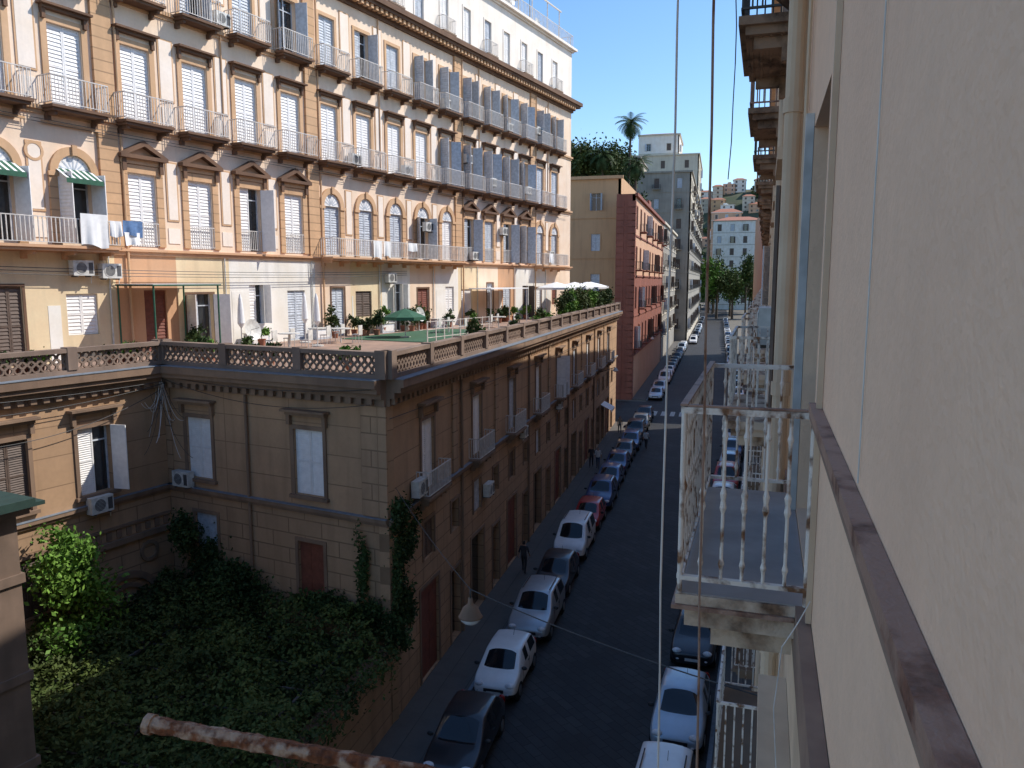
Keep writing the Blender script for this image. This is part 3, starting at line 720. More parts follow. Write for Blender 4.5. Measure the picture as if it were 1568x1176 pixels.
for i in range(86):
    Y = 25 + random.random() ** .7 * 56
    if i < 36: Y = random.uniform(58, 81)
    z = TZ; hgt = random.uniform(.4, 1.1) if Y < 56 else random.uniform(1.0, 2.3)
    x = -10.8 - random.uniform(0, .6)
    if 36 <= i < 58: p = fpos(random.uniform(1, 40), random.uniform(.4, 1.6)); x, Y = p.x, p.y; hgt = random.uniform(.5, 1.4)
    if 58 <= i < 66: p = A - dA * random.uniform(.3, 7) + nL * .6; x, Y = p.x, p.y; hgt = random.uniform(.3, .6)
    if 66 <= i < 72: p = A - nL * random.uniform(1, 9) + dA * .7; x, Y = p.x, p.y; hgt = random.uniform(.4, .8)
    e = empty('potted_plant', (x, Y, z))
    g = MB(); g.lathe([(0, .0), (.14, 0), (.2, .32), (.22, .34), (.17, .34), (0, .3)], (0, 0, .002), 'rooft', 12)
    g.cyl((0, 0, .3), (0, 0, .3 + hgt * .5), .02, 'bark', 5); g.done('pot', e)
    leaves('leaves', clump((0, 0, .35 + hgt * .5), (.25 + hgt * .25, .25 + hgt * .25, hgt * .5), int(160 + 260 * hgt), 6), .06 + .02 * hgt, random.choice(['leafb', 'leaf', 'leafd']), e)
def fartree(name, x, y, z, h, r, mat='leafd', n=2200, leafs=.35):
    e = empty(name, (x, y, z)); g = MB()
    g.cyl((0, 0, 0), (0, 0, h * .55), r * .09, 'bark', 8, r * .05)
    for q in range(6):
        a = q * 1.05; g.cyl((0, 0, h * (.35 + .03 * q)), (r * .6 * math.cos(a), r * .6 * math.sin(a), h * (.6 + .05 * q)), r * .04, 'bark', 5, r * .015)
    g.done('trunk', e)
    leaves('crown', clump((0, 0, h * .68), (r, r, h * .36), n, 16), leafs, mat, e)
for k in range(15): fartree('tree', random.uniform(-5, 18), random.uniform(320, 400), 0, random.uniform(18, 25), random.uniform(4.5, 6.5), 'leaf' if k % 2 else 'leafb', 2200, .5)
for k in range(20):
    x = -33 + k * .8 + random.uniform(-1, 1); y = random.uniform(160, 184)
    if x > -17.5: x -= 6
    z = hz1(x, y); fartree('hill_tree', x, y, z, random.uniform(8, 14), random.uniform(2.6, 4.2), 'leafd' if k % 3 else 'leaf', 2200, .32)
for k in range(16):
    x = random.uniform(-90, -22); y = random.uniform(230, 300)
    fartree('hill_tree', x, y, hz1(x, y), random.uniform(10, 17), random.uniform(5, 8), 'leafd', 1300, .6)
pts = []
for _ in range(70):
    x, y = random.uniform(-120, 90), random.uniform(560, 760); pts.append(clump((x, y, hz2(x, y) + 1), (8, 8, 4), 380, 6))
leaves('hillside_woods', np.vstack(pts), 1.0, 'leafd')
def palm(x, y, z, h, r=3):
    e = empty('palm_tree', (x, y, z)); g = MB(); q = 10; prev = Vector((0, 0, 0))
    for i in range(1, q + 1):
        t = i / q; p = Vector((.5 * math.sin(t * 1.5), 0, h * t)); g.cyl(prev, p, .32 - .12 * (t - .1), 'bark', 8, .32 - .12 * t); prev = p
    g.done('trunk', e)
    f = MB()
    for k in range(42):
        a = k * 2.4; el = 1.4 - 2.3 * (k / 42); L = r * random.uniform(.85, 1.15); pp = prev.copy(); dirh = Vector((math.cos(a), math.sin(a), 0)); ang = el
        for sgm in range(9):
            ang -= .17; st = (dirh * math.cos(ang) + Vector((0, 0, math.sin(ang)))) * L / 9; side = Vector((-dirh.y, dirh.x, 0)); nx = pp + st
            ll = r * .24 * math.sin(math.pi * (sgm + 1.2) / 10.5)
            for sd in (-1, 1):
                for hh in (0, .5):
                    b0 = pp + st * hh; tip = b0 + side * sd * ll + st * .7 + Vector((0, 0, -ll * .45))
                    f.add([tuple(b0), tuple(b0 + st * .42), tuple(tip)], [(0, 1, 2)], 'leafd')
            pp = nx
    f.done('fronds', e)
palm(-18.8, 164, 28, 18.5, 3.6); palm(-23.5, 158, 24, 15.5, 3.6); palm(-16.9, 158, 22, 15.5, 3.3); palm(-28, 162, 27, 13, 3.6); palm(-20.3, 159, 24, 11.5, 3.4)

# ------------------------------------------------------------------ cars
M['tyre'] = plain('tyre_rubber', (.02, .02, .02), .85)
M['rim'] = plain('wheel_rim', (.35, .35, .36), .35, .8)
M['cglass'] = plain('car_glass', (.012, .014, .017), .05, spec=.5, var=0)
M['lamp'] = plain('headlamp', (.75, .77, .8), .12)
M['tail'] = plain('tail_lamp', (.35, .01, .01), .2)
M['blackp'] = plain('black_trim', (.02, .02, .022), .5)
M['plate'] = plain('number_plate', (.7, .7, .68), .5)
def paint(name, c, metal=.2):
    m, nt, b = nmat(name)
    v = ocoord(nt); cc = mixc(nt, mul(nt, noise(nt, v, 3), .35), c, tuple(x * .75 + .012 for x in c)); nt.links.new(cc, b.inputs['Base Color'])
    b.inputs['Metallic'].default_value = metal; b.inputs['Roughness'].default_value = .35; b.inputs['Coat Weight'].default_value = .6; b.inputs['Coat Roughness'].default_value = .08
    return m
PC = {'white': paint('white_paint', (.80, .80, .79), 0), 'silver': paint('silver_paint', (.45, .47, .49), .5), 'grey': paint('grey_paint', (.13, .14, .15), .4), 'black': paint('black_paint', (.02, .02, .024), .2),
      'red': paint('red_paint', (.45, .02, .02), .1), 'navy': paint('navy_paint', (.03, .06, .16), .3), 'blue': paint('blue_paint', (.07, .14, .28), .3), 'lblue': paint('light_blue_paint', (.40, .48, .56), .3)}
def carmesh(kind):
    L, Wd, H = {'city': (3.6, 1.64, 1.5), 'hatch': (4.05, 1.72, 1.46), 'suv': (4.35, 1.8, 1.68), 'van': (4.3, 1.76, 1.82)}[kind]
    hz = {'city': .92, 'hatch': .86, 'suv': 1.0, 'van': 1.02}[kind]; be = {'city': .97, 'hatch': .93, 'suv': 1.1, 'van': 1.12}[kind]
    ws0, ws1 = {'city': (.20, .39), 'hatch': (.25, .44), 'suv': (.25, .41), 'van': (.18, .34)}[kind]
    r0, r1 = {'city': (.86, .955), 'hatch': (.83, .95), 'suv': (.87, .96), 'van': (.93, .975)}[kind]
    w = Wd / 2; st = []
    st += [(0.0, 0, w * .74, .56, .5), (.012, 0, w * .86, .66, .55), (.045, 0, w * .95, hz - .14, .6), (.12, 0, w * .99, hz - .04, .62), (ws0, 0, w, hz + .05, .7)]
    st += [(ws1, 1, w, H - .05, be), (ws1 + .03, 1, w, H - .02, be), (.585, 1, w, H, be), (.615, 1, w, H, be + .005), (r0 - .03, 1, w, H - .05, be + .02), (r0, 1, w * .99, H - .08, be + .02)]
    st += [(r1, 0, w * .96, be + .05, .8), (.985, 0, w * .93, .8, .6), (1.0, 0, w * .86, .6, .5)]
    vs = []
    for t, cab, ww, top, bl in st:
        y = (t - .5) * L; zb = .2 if 0.02 < t < .98 else .26
        if cab: h = [(0, zb), (ww * .88, zb), (ww, zb + .18), (ww * 1.0, .62), (ww * .975, bl), (ww * .81, top - .08), (ww * .73, top - .01), (0, top + .015)]
        else: h = [(0, zb), (ww * .88, zb), (ww, zb + .18), (ww, min(.6, top - .1)), (ww * .985, top - .08), (ww * .93, top - .015), (ww * .84, top + .0), (0, top + .035)]
        vs += [(x, y, z) for x, z in h] + [(-x, y, z) for x, z in h[-2:0:-1]]
    k = 14; fs = []; mi = []
    for i in range(len(st) - 1):
        for j in range(k):
            fs.append((i * k + j, i * k + (j + 1) % k, (i + 1) * k + (j + 1) % k, (i + 1) * k + j))
            jj = j if j < 7 else 13 - j; c0, c1 = st[i][1], st[i + 1][1]; m_ = 0
            if c0 and c1 and jj == 4 and not (i in (5, 7)): m_ = 1
            if c0 != c1 and jj == 6: m_ = 1
            if jj == 0 or jj == 1: m_ = 2
            mi.append(m_)
    fs.append(tuple(range(k))[::-1]); mi.append(0); fs.append(tuple(range((len(st) - 1) * k, len(st) * k))); mi.append(0)
    me = bpy.data.meshes.new('tmp'); me.from_pydata(vs, [], fs)
    for q in range(9): me.materials.append(None)
    me.polygons.foreach_set('material_index', mi)
    o = bpy.data.objects.new('tmp', me); col.objects.link(o)
    cr = me.attributes.new('crease_edge', 'FLOAT', 'EDGE')
    for e in me.edges:
        a, b_ = e.vertices; ja, jb = a % k, b_ % k
        if (ja in (4, 10) and jb == ja) or (ja in (5, 9) and ja == jb): cr.data[e.index].value = .5
        if a // k == b_ // k and a // k in (4, 5, 10, 11) and ja in (6, 7, 8) and jb in (6, 7, 8): cr.data[e.index].value = .6
    sm = o.modifiers.new('s', 'SUBSURF'); sm.levels = 2
    dg = bpy.context.evaluated_depsgraph_get(); ev = bpy.data.meshes.new_from_object(o.evaluated_get(dg))
    mb = MB(); mb.ml = [PC['white'], M['cglass'], M['blackp'], M['tyre'], M['rim'], M['lamp'], M['tail'], M['plate']]
    mb.v = [tuple(v.co) for v in ev.vertices]; mb.f = [list(p.vertices) for p in ev.polygons]; mb.m = [p.material_index for p in ev.polygons]
    nb = len(mb.f)
    bpy.data.objects.remove(o)
    wr = .31; EL = [(0.01, -1), (.5, -.86), (.86, -.5), (1, 0), (.86, .5), (.5, .86), (.01, 1)]
    for sx in (-1, 1):
        for yy in (-L * .5 + L * .19, L * .5 - L * .18):
            x1 = sx * (w + .012)
            mb.cyl((sx * (w - .2), yy, wr), (sx * (w - .03), yy, wr), wr + .065, 'blackp', 24)
            mb.cyl((sx * (w - .2), yy, wr), (sx * (w + .008), yy, wr), wr, 'tyre', 24); mb.cyl((x1 - sx * .01, yy, wr), (x1 + sx * .008, yy, wr), wr * .62, 'rim', 12)
        mb.M = Matrix.Translation((sx * w * .68, -L / 2 + .13, .70)) @ Matrix.Diagonal((.18, .13, .10, 1)); mb.lathe(EL, (0, 0, 0), 'lamp', 12)
        mb.M = Matrix.Translation((sx * w * .62, -L / 2 + .05, .42)) @ Matrix.Diagonal((.08, .06, .05, 1)); mb.lathe(EL, (0, 0, 0), 'lamp', 10)
        mb.M = Matrix.Translation((sx * w * .80, L / 2 - .12, .85)) @ Matrix.Diagonal((.13, .1, .2, 1)); mb.lathe(EL, (0, 0, 0), 'tail', 12)
        mb.M = Matrix.Translation((sx * (w + .08), (ws0 + .07 - .5) * L, be + .03)) @ Matrix.Diagonal((.11, .06, .075, 1)); mb.lathe(EL, (0, 0, 0), 'blackp', 10)
        mb.M = Matrix.Identity(4)
        mb.cyl((sx * (w * .6), (ws0 - .5) * L + .02, hz + .06), (sx * .15, (ws0 - .5) * L + .16, hz + .14), .012, 'blackp', 5)
        for ty in (ws1 - .06, .6): mb.box(sx * (w - .012), sx * (w + .002), (ty - .5) * L - .006, (ty - .5) * L + .006, .35, be - .06, 'blackp')
        mb.box(sx * (w - .01), sx * (w + .015), (.54 - .5) * L, (.54 - .5) * L + .14, be - .14, be - .11, 'blackp')
        if kind in ('suv', 'van'): mb.cyl((sx * w * .66, -.35, H + .05), (sx * w * .66, 1.2, H + .02), .02, 'blackp', 6)
    mb.box(-w * .45, w * .45, -L / 2 - .012, -L / 2 + .1, .46, .58, 'blackp'); mb.box(-w * .7, w * .7, -L / 2 - .008, -L / 2 + .12, .27, .38, 'blackp')
    mb.box(-.26, .26, -L / 2 - .03, -L / 2 - .013, .38, .49, 'plate'); mb.box(-.26, .26, L / 2 - .04, L / 2 + .012, .62, .73, 'plate')
    mb.cyl((.1, L * .2, H - .02), (.1, L * .2 + .15, H + .2), .008, 'blackp', 5)
    me2 = bpy.data.meshes.new('car_' + kind); me2.from_pydata(mb.v, [], mb.f)
    for m_ in mb.ml: me2.materials.append(m_)
    me2.polygons.foreach_set('material_index', mb.m); me2.polygons.foreach_set('use_smooth', [i < nb for i in range(len(mb.f))]); me2.update()
    return me2
CM = {k: carmesh(k) for k in ('city', 'hatch', 'suv', 'van')}
CL = {'city': 3.6, 'hatch': 4.05, 'suv': 4.35, 'van': 4.3}
def car(x, yfront, kind, colr, flip=False, rz=0):
    o = bpy.data.objects.new('parked_car', CM[kind]); col.objects.link(o)
    o.location = (x, yfront + CL[kind] / 2, .008); o.rotation_euler = (0, 0, rz + (math.pi if flip else 0))
    o.material_slots[0].link = 'OBJECT'; o.material_slots[0].material = PC[colr]
left = [(15.2, 'hatch', 'silver'), (20.2, 'hatch', 'black'), (25.2, 'city', 'white'), (30.0, 'suv', 'silver'), (34.8, 'hatch', 'black'), (39.9, 'van', 'white'), (45.2, 'city', 'red'), (49.6, 'suv', 'navy'), (54.6, 'hatch', 'blue'), (59.3, 'hatch', 'navy'),
        (64, 'city', 'grey'), (68.3, 'hatch', 'blue'), (73, 'suv', 'black'), (78, 'hatch', 'grey'), (83, 'hatch', 'black')]
for y, k, c_ in left: car(-7.35 + random.uniform(-.08, .08), y, k, c_, rz=random.uniform(-.02, .02))
y = 99
cols = ['white', 'grey', 'black', 'navy', 'silver', 'white', 'grey', 'black', 'black', 'lblue']
while y < 300:
    if random.random() < .85: car(-7.35 if y < 190 else -5.6, y, random.choice(list(CM)), cols[int(y) % 10], flip=random.random() < .3)
    y += random.uniform(5, 6)
rc = [('van', 'white'), ('hatch', 'lblue'), ('hatch', 'black'), ('suv', 'grey'), ('city', 'silver'), ('hatch', 'white'), ('hatch', 'white'), ('suv', 'red'), ('city', 'lblue'), ('hatch', 'navy')]
ys = [17.6, 23.6, 29.5, 35, 40.5, 45.5, 51, 56, 61.5, 67, 73, 79]
for q, y in enumerate(ys):
    k, c_ = rc[q % 10]; car(curb(y + 2) - 1.0, y, k, c_, rz=-.054)
y = 100
while y < 300: car(2.6, y, random.choice(list(CM)), cols[int(y * 3) % 10]); y += random.uniform(5.2, 7)

# ------------------------------------------------------------------ people
M['skin'] = plain('skin', (.42, .25, .18), .6); M['hair'] = plain('hair', (.03, .02, .015), .7)
def person(x, y, face, shirt, pants, stride=.25, z=.13):
    J = {'pel': (0, 0, .93), 'sp': (0, .01, 1.15), 'ch': (0, 0, 1.36), 'nk': (0, -.01, 1.5), 'hd': (0, -.03, 1.6), 'tp': (0, -.02, 1.72)}
    E = [('pel', 'sp'), ('sp', 'ch'), ('ch', 'nk'), ('nk', 'hd'), ('hd', 'tp')]
    Rr = {'pel': (.15, .11), 'sp': (.135, .1), 'ch': (.165, .11), 'nk': (.05, .055), 'hd': (.08, .095), 'tp': (.055, .065)}
    for s, nm in ((-1, 'l'), (1, 'r')):
        f = stride * s
        for k, p, r in (('hip', (s * .09, 0, .88), .09), ('kn', (s * .1, -.04 - f * .55, .48), .06), ('an', (s * .1, -f * .9 + .02, .09), .04), ('to', (s * .12, -f * .9 - .15, .04), .035)):
            J[nm + k] = p; Rr[nm + k] = (r, r)
        E += [('pel', nm + 'hip'), (nm + 'hip', nm + 'kn'), (nm + 'kn', nm + 'an'), (nm + 'an', nm + 'to')]
        for k, p, r in (('sh', (s * .18, 0, 1.4), .06), ('el', (s * .24, .04 + f * .3, 1.12), .042), ('wr', (s * .25, -.06 + f * .8, .88), .03), ('ha', (s * .24, -.1 + f * .9, .79), .032)):
            J[nm + k] = p; Rr[nm + k] = (r, r)
        E += [('ch', nm + 'sh'), (nm + 'sh', nm + 'el'), (nm + 'el', nm + 'wr'), (nm + 'wr', nm + 'ha')]
    names = list(J); me = bpy.data.meshes.new('p'); me.from_pydata([J[k] for k in names], [(names.index(a), names.index(b)) for a, b in E], [])
    o = bpy.data.objects.new('p', me); col.objects.link(o)
    sk = o.modifiers.new('skin', 'SKIN')
    if not me.skin_vertices:
        bpy.context.view_layer.objects.active = o; bpy.ops.mesh.customdata_skin_add()
    for i, k in enumerate(names):
        me.skin_vertices[0].data[i].radius = Rr[k]; me.skin_vertices[0].data[i].use_root = (k == 'pel')
    o.modifiers.new('s', 'SUBSURF').levels = 2
    dg = bpy.context.evaluated_depsgraph_get(); ev = bpy.data.meshes.new_from_object(o.evaluated_get(dg)); bpy.data.objects.remove(o)
    for m_ in (M['skin'], shirt, pants, M['hair'], M['blackp']): ev.materials.append(m_)
    for p in ev.polygons:
        c = p.center; p.use_smooth = True
        if c.z > 1.53: p.material_index = 3 if (c.z > 1.68 or c.y > -.02) else 0
        elif c.z > 1.48: p.material_index = 0
        elif abs(c.x) > .2 and c.z < 1.12: p.material_index = 0
        elif c.z > .92: p.material_index = 1
        elif c.z > .09: p.material_index = 2
        else: p.material_index = 4
    ob = bpy.data.objects.new('pedestrian', ev); col.objects.link(ob); ob.location = (x, y, z); ob.rotation_euler = (0, 0, face)
sw = plain('white_shirt', (.7, .7, .7), .9); sb = plain('dark_shirt', (.05, .05, .06), .9); st_ = plain('beige_shirt', (.4, .33, .25), .9); pj = plain('denim', (.05, .07, .12), .9); pk = plain('dark_trousers', (.03, .03, .035), .9)
person(-8.9, 61, 0, sw, pj); person(-9.5, 61.4, .1, sb, pk, -.22); person(-9.2, 37.5, 3.1, sb, pk, .2); person(-9.0, 76, .2, st_, pj); person(-5.9, 70, 3.0, sw, pk, .28, .01)

# ------------------------------------------------------------------ details
def ac(x, y, z, rz):
    g = MB(); g.box(-.42, .42, -.36, -.06, 0, .58, 'acw'); g.ring(-.1, .29, .24, .215, -.375, -.361, 'acw', n=20)
    g.prism([(-.1 + .215 * math.cos(a * math.pi / 10), .29 + .215 * math.sin(a * math.pi / 10)) for a in range(20)][::-1], -.366, -.361, 'acd')
    for q in range(8): g.box(-.1 - .2, -.1 + .2, -.372, -.367, .12 + q * .048, .128 + q * .048, 'acw')
    g.box(.2, .38, -.366, -.361, .08, .5, 'acd'); g.box(-.3, -.26, -.38, 0, -.06, -.003, 'iron'); g.box(.26, .3, -.38, 0, -.06, -.003, 'iron')
    g.cyl((.4, -.2, .1), (.5, -.02, -.3), .02, 'acw', 6)
    o = g.done('air_conditioner', None, (x, y, z), rz)
for s, z in ((.35, 15.2), (1.55, 15.1), (17.2, 21.5), (22.3, 21.5), (27, 26.4), (24.6, 18.2), (33.4, 22.0), (39.5, 22), (36.2, 26.4), (30.6, 16.5), (44, 17), (29.8, 23.2), (35.2, 18.5), (41.3, 27), (7.9, 26.4), (20.4, 14.9)):
    p = P0 + dA * s - nL * .06; ac(p.x, p.y, z, FA)
ac(*(A - nL * 1.0)[:2], 7.3, -TH)
p = A - dA * 3.1 - nL * .02; ac(p.x, p.y, 6.95, FA)
ac(-10.18, 25.2, 7.5, rad(90)); ac(-10.18, 40.6, 6.6, rad(90)); ac(-10.18, 50.5, 6.6, rad(90)); ac(-10.18, 33.8, 5.2, rad(90))
p = RO - dR * (RL - 13.2); ac(p.x - .02, p.y, 14.0, RA)
def cloth(name, p, w, h, rz, m):
    nx, nz = 16, 10; vs = []; ph = random.random() * 6
    for j in range(nz + 1):
        for i in range(nx + 1):
            u = i / nx; v_ = j / nz; vs.append((w * u, -.05 - .06 * math.sin(u * 9 + ph) * v_ - .02 * math.sin(u * 23) * v_, -h * v_ * (1 + .06 * math.sin(u * 5 + ph))))
    fs = [(j * (nx + 1) + i, j * (nx + 1) + i + 1, (j + 1) * (nx + 1) + i + 1, (j + 1) * (nx + 1) + i) for j in range(nz) for i in range(nx)]
    g = MB(); g.add(vs, fs, m); g.done(name, None, p, rz, True)
for s, z, w, h, m_ in ((-.1, 17.5, 1.1, 1.2, 'clothw'), (1.1, 17.3, .5, .6, 'clothw'), (1.65, 17.35, .9, .6, 'clothb'), (1.7, 16.9, .7, .5, 'clothw'), (17.7, 17.3, .8, 1.0, 'clothw'), (18.7, 17.3, .7, .9, 'clothw'), (21.2, 17.3, .9, .5, 'clothw'), (42, 17.3, .8, .8, 'clothw')):
    cloth('hanging_laundry', P0 + dA * s - nL * 1.02 + Vector((0, 0, z)), w, h, FA, M[m_])
for s in (-2.5, .47):
    g = MB(); g.add([(-.75, -.02, .5), (.75, -.02, .5), (.75, -.7, .1), (-.75, -.7, .1), (.75, -.7, -.08), (-.75, -.7, -.08)], [(0, 3, 2, 1), (3, 5, 4, 2)], 'clothg')
    for q in range(6): g.add([(-.75 + q * .27, -.021, .503), (-.64 + q * .27, -.021, .503), (-.64 + q * .27, -.702, .103), (-.75 + q * .27, -.702, .103)], [(0, 3, 2, 1)], 'clothw')
    g.done('window_awning', None, P0 + dA * s + Vector((0, 0, L0 + 2.4)), FA)
def umbrella(p, r, h, m='clothw', closed=False):
    g = MB(); g.cyl((0, 0, 0), (0, 0, h), .03, 'rail'); g.lathe([(0, .06), (.28, .06), (.28, 0), (0, 0)], (0, 0, .001), 'acw', 14)
    if closed: g.lathe([(.05, -1.5), (.16, -1.3), (.13, -.7), (.08, -.2), (.02, .02)], (0, 0, h), m, 12)
    else: g.lathe([(r, -.62), (r * 1.0, -.45), (r * .5, -.2), (.02, 0)], (0, 0, h), m, 8)
    g.done('patio_umbrella', None, p)
for s, o in ((6.8, 1.8), (9.8, 3.6), (11.2, 1.6)): umbrella(fpos(s, o), 1, 2.5, 'clothw', True)
for Y, x, r in ((64, -13.0, 1.6), (68, -12.2, 1.7), (73.5, -12.0, 1.8), (77.5, -12.3, 1.8)): umbrella(Vector((x, Y, TZ)), r, 3.0)
umbrella(fpos(16.5, 4), 1.2, 1.6, 'clothg')
g = MB()
for x in (0, 3.2):
    for y in (-2.2, -.1): g.cyl((x, y, 0), (x, y, 2.9), .04, 'clothg', 6)
for q in range(7): g.box(-.1, 3.3, -2.3 + q * .36, -2.24 + q * .36, 2.9, 2.96, 'clothg')
g.box(-.1, 3.3, -2.3, -.05, 2.961, 2.975, 'clothw'); g.done('terrace_canopy', None, fpos(1.9, .1), FA)
g = MB(); g.box(0, 6, -1.9, -.05, 2.5, 2.58, 'clothw')
for x in (.1, 3, 5.9): g.cyl((x, -1.8, 0), (x, -1.8, 2.5), .035, 'rail', 6)
g.done('terrace_canopy', None, fpos(30, .1), FA)
def dish(p, rz):
    g = MB()
    for a in range(3): g.cyl((0, 0, 0), (.4 * math.cos(a * 2.1), .4 * math.sin(a * 2.1), 0), .02, 'rail')
    g.cyl((0, 0, 0), (0, 0, .8), .03, 'rail'); g.M = Matrix.Translation((0, 0, 1.0)) @ Matrix.Rotation(rad(75), 4, 'X'); g.lathe([(.01, 0), (.25, .04), (.45, .13), (.46, .14), (.25, .06), (.01, .02)], (0, 0, 0), 'acw', 20)
    g.cyl((0, 0, 0), (0, 0, .5), .01, 'iron', 5)
    g.done('satellite_dish', None, p, rz)
dish(fpos(5.6, 3.6), FA); dish(fpos(22, 1.2), FA); dish(fpos(38, -.6, LA + .35), FA); dish(fpos(44, -1.2, LA + .35), FA)
for s, o in ((12, 3.2), (21, 4.0), (27, 4.2), (8, 3.5)):
    p = fpos(s, o); g = MB(); g.lathe([(0, .74), (.5, .74), (.5, .7), (0, .7)], (0, 0, 0), 'acw', 16); g.cyl((0, 0, .0), (0, 0, .7), .04, 'acw')
    for q in range(3):
        a = q * 2.1; cx, cy = .9 * math.cos(a), .9 * math.sin(a); g.box(cx - .2, cx + .2, cy - .2, cy + .2, .42, .46, 'acw'); g.box(cx + .16, cx + .2, cy - .2, cy + .2, .46, .9, 'acw')
        for u in (-.17, .17):
            for v_ in (-.17, .17): g.cyl((cx + u, cy + v_, 0), (cx + u, cy + v_, .42), .015, 'acw', 5)
    g.done('terrace_table_set', None, p)
# storage chests along the facade
for s in (9.0, 13.6, 19.4, 25.4):
    g = MB(); g.box(-.6, .6, -.25, .25, 0, .55, 'shutg'); g.box(-.64, .64, -.29, .29, .55, .61, 'acw'); g.box(-.5, .5, -.26, -.251, .1, .45, 'shut'); g.done('storage_chest', None, fpos(s, .5), FA)
# dividing fence on the terrace
g = MB()
for q in range(9): g.box(q * .8, q * .8 + .05, -.02, .02, 0, 1.1, 'rail')
for zz in (.25, .65, 1.05): g.box(0, 6.45, -.035, -.021, zz, zz + .03, 'rail')
g.done('terrace_fence', None, fpos(13.8, 7.2), FA)

def wire(name, pts, r, m, sag=0, n=24, parent=None):
    g = MB(); P = []
    for a, b in zip(pts[:-1], pts[1:]):
        a, b = Vector(a), Vector(b)
        for i in range(n + 1): t = i / n; P.append(a.lerp(b, t) - Vector((0, 0, sag * 4 * t * (1 - t))))
    for a, b in zip(P[:-1], P[1:]): g.cyl(a, b, r, m, 6)
    return g.done(name, parent)
def cord(name, xa, xb, y, r, m, z0, z1, wob):
    pts = [(xa + (xb - xa) * k / 20 + wob * math.sin(k * .55) + .002 * math.sin(k * 2.1), y + wob * math.cos(k * .4), z0 + (z1 - z0) * k / 20) for k in range(21)]
    wire(name, pts, r, m, 0, 2)
cord('laundry_cord', -.17, -.185, 3.0, .0042, 'cablew', 11, 18.0, .006)
cord('laundry_cord', .0, -.075, 3.0, .0052, 'cabler', 11, 18.0, .003)
cord('laundry_cord', .02, .02, 3.3, .0022, 'cable', 15.4, 18.3, .012)
# rusty bar in foreground
g = MB(); a = Vector((-1.10, 1.27, H0 - .905)); b = Vector((-.1, 1.36, H0 - .985)); q = 40
for i in range(q):
    p0, p1 = a.lerp(b, i / q), a.lerp(b, (i + 1) / q)
    g.cyl(p0, p1, .0165 + .0016 * math.sin(i * 2.3) + random.uniform(0, .0015), 'rust', 7, .0165 + .0016 * math.sin((i + 1) * 2.3))
g.cyl(a - (b - a).normalized() * .012, a + (b - a).normalized() * .004, .021, 'rust', 9); g.cyl(b, b + Vector((.48, .0, 0)), .016, 'rust', 10)
g.done('rusty_iron_bracket')
# hanging street lamp + cables
LP = Vector((-5.0, 15.5, 7.75))
g = MB(); g.lathe([(.0, .42), (.05, .42), (.06, .3), (.1, .26), (.17, .2), (.25, .02), (.27, 0), (.24, .0)], (0, 0, 0), 'wingtrim', 20); g.lathe([(.23, 0), (.22, -.07), (.15, -.14), (.0, -.17)], (0, 0, 0), 'lamp', 20)
g.cyl((0, 0, .4), (0, 0, .62), .02, 'iron'); g.done('hanging_street_lamp', None, LP, 0, True)
wire('lamp_cable', [(-10.15, 23.5, 8.2), (LP.x, LP.y, LP.z + .62), (curb(12) + 1.45, 12, 8.6)], .012, 'cable', .12)
for a, b, s in (((-20.2, 24.9, 11.4), (-10.6, 22.6, 11.1), .5), ((-20.0, 24.9, 11.2), (-22.5, 14, 11.3), .4), ((-20.1, 24.9, 11.0), (-22.3, 15, 10.6), .9), ((-10.1, 23, 10.6), (-10.0, 81, 10.5), .3), ((-20.0, 24.8, 11.5), (-10.5, 22.5, 11.6), .25), ((-19.9, 24.8, 11.3), (-22.4, 13, 11.7), .2)):
    wire('cable', [a, b], .012, 'cable', s)
for k in range(18):
    a = Vector((-20.2 + random.uniform(-.1, .3), 24.8, 11.4 - random.random() * .6)); b = a + Vector((random.uniform(-.3, 2.6), random.uniform(-1.6, -.2), random.uniform(-2.6, -.3)))
    wire('cable', [a, b], .009, 'cable' if k % 2 else 'cablew', random.uniform(.1, .6))
for k in range(3): wire('cable', [fpos(-10, .35, 15.7 - .12 * k), fpos(22, .35, 15.6 - .12 * k)], .014, 'cable', .25)
for k in range(2): wire('cable', [fpos(-10, .25, 20.9 - .12 * k), fpos(48, .25, 20.9 - .1 * k)], .012, 'cable', .1)
wire('loose_wire', [(.48, 3.9, 13.45), (.36, 3.9, 13.2), (.33, 3.85, 12.9), (.36, 3.8, 12.5)], .003, 'cablew', .01)
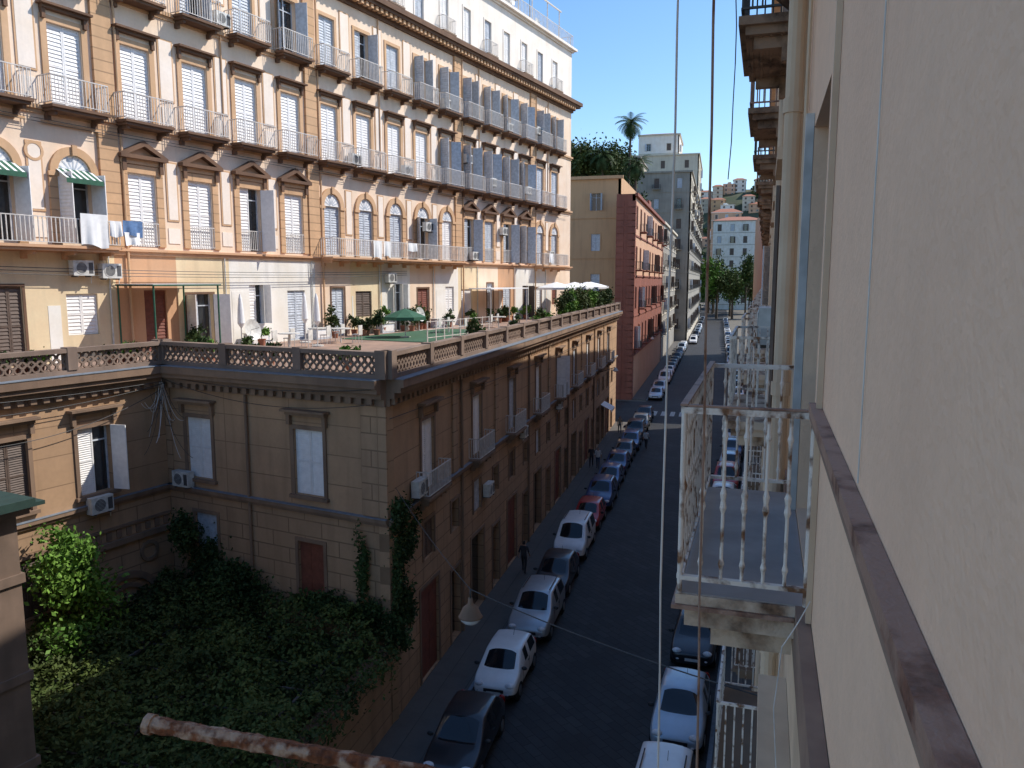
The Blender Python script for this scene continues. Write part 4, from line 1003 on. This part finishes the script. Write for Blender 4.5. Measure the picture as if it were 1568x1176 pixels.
for Y in (70, 110):
    g = MB(); g.cyl((0, 0, 0), (1.4, 0, .5), .03, 'iron'); g.lathe([(.0, .3), (.12, .25), (.26, 0), (.2, -.05), (0, -.12)], (1.45, 0, .2), 'acw', 14); g.done('wall_street_lamp', None, (-10.2, Y, 6.8))

# ------------------------------------------------------------------ light, sky, camera
S_ = Vector((.833, .498, 1.0)).normalized()
sun = bpy.data.lights.new('sun', 'SUN'); sun.energy = 5.0; sun.angle = rad(.5); sun.color = (1, .945, .86)
so = bpy.data.objects.new('sun', sun); col.objects.link(so); so.rotation_euler = S_.to_track_quat('Z', 'Y').to_euler(); so.location = (40, 30, 80)
w = bpy.data.worlds.new('World'); scene.world = w; w.use_nodes = True
nt = w.node_tree; sk = nt.nodes.new('ShaderNodeTexSky'); sk.sky_type = 'NISHITA'; sk.sun_disc = False
sk.sun_elevation = math.asin(S_.z); sk.sun_rotation = math.atan2(S_.x, S_.y); sk.air_density = 1.0; sk.dust_density = .4; sk.ozone_density = 3.0
hs = nt.nodes.new('ShaderNodeHueSaturation'); hs.inputs['Saturation'].default_value = 1.15; hs.inputs['Value'].default_value = 1.4
nt.links.new(sk.outputs[0], hs.inputs['Color']); nt.links.new(hs.outputs[0], nt.nodes['Background'].inputs[0]); nt.nodes['Background'].inputs[1].default_value = .15
scene.view_settings.view_transform = 'Standard'; scene.view_settings.look = 'None'; scene.view_settings.exposure = 0
cam = bpy.data.cameras.new('camera'); cam.sensor_width = 36; cam.lens = 1200 / 1568 * 36; cam.clip_end = 6000; cam.clip_start = .05
co = bpy.data.objects.new('camera', cam); col.objects.link(co); scene.camera = co
yaw, pit = rad(14.7), rad(7.5)
F = Vector((-math.sin(yaw) * math.cos(pit), math.cos(yaw) * math.cos(pit), -math.sin(pit)))
co.location = (0, 0, H0); co.rotation_euler = F.to_track_quat('-Z', 'Y').to_euler()
print('objects', len(bpy.data.objects), 'polys', sum(len(o.data.polygons) for o in bpy.data.objects if o.type == 'MESH'))
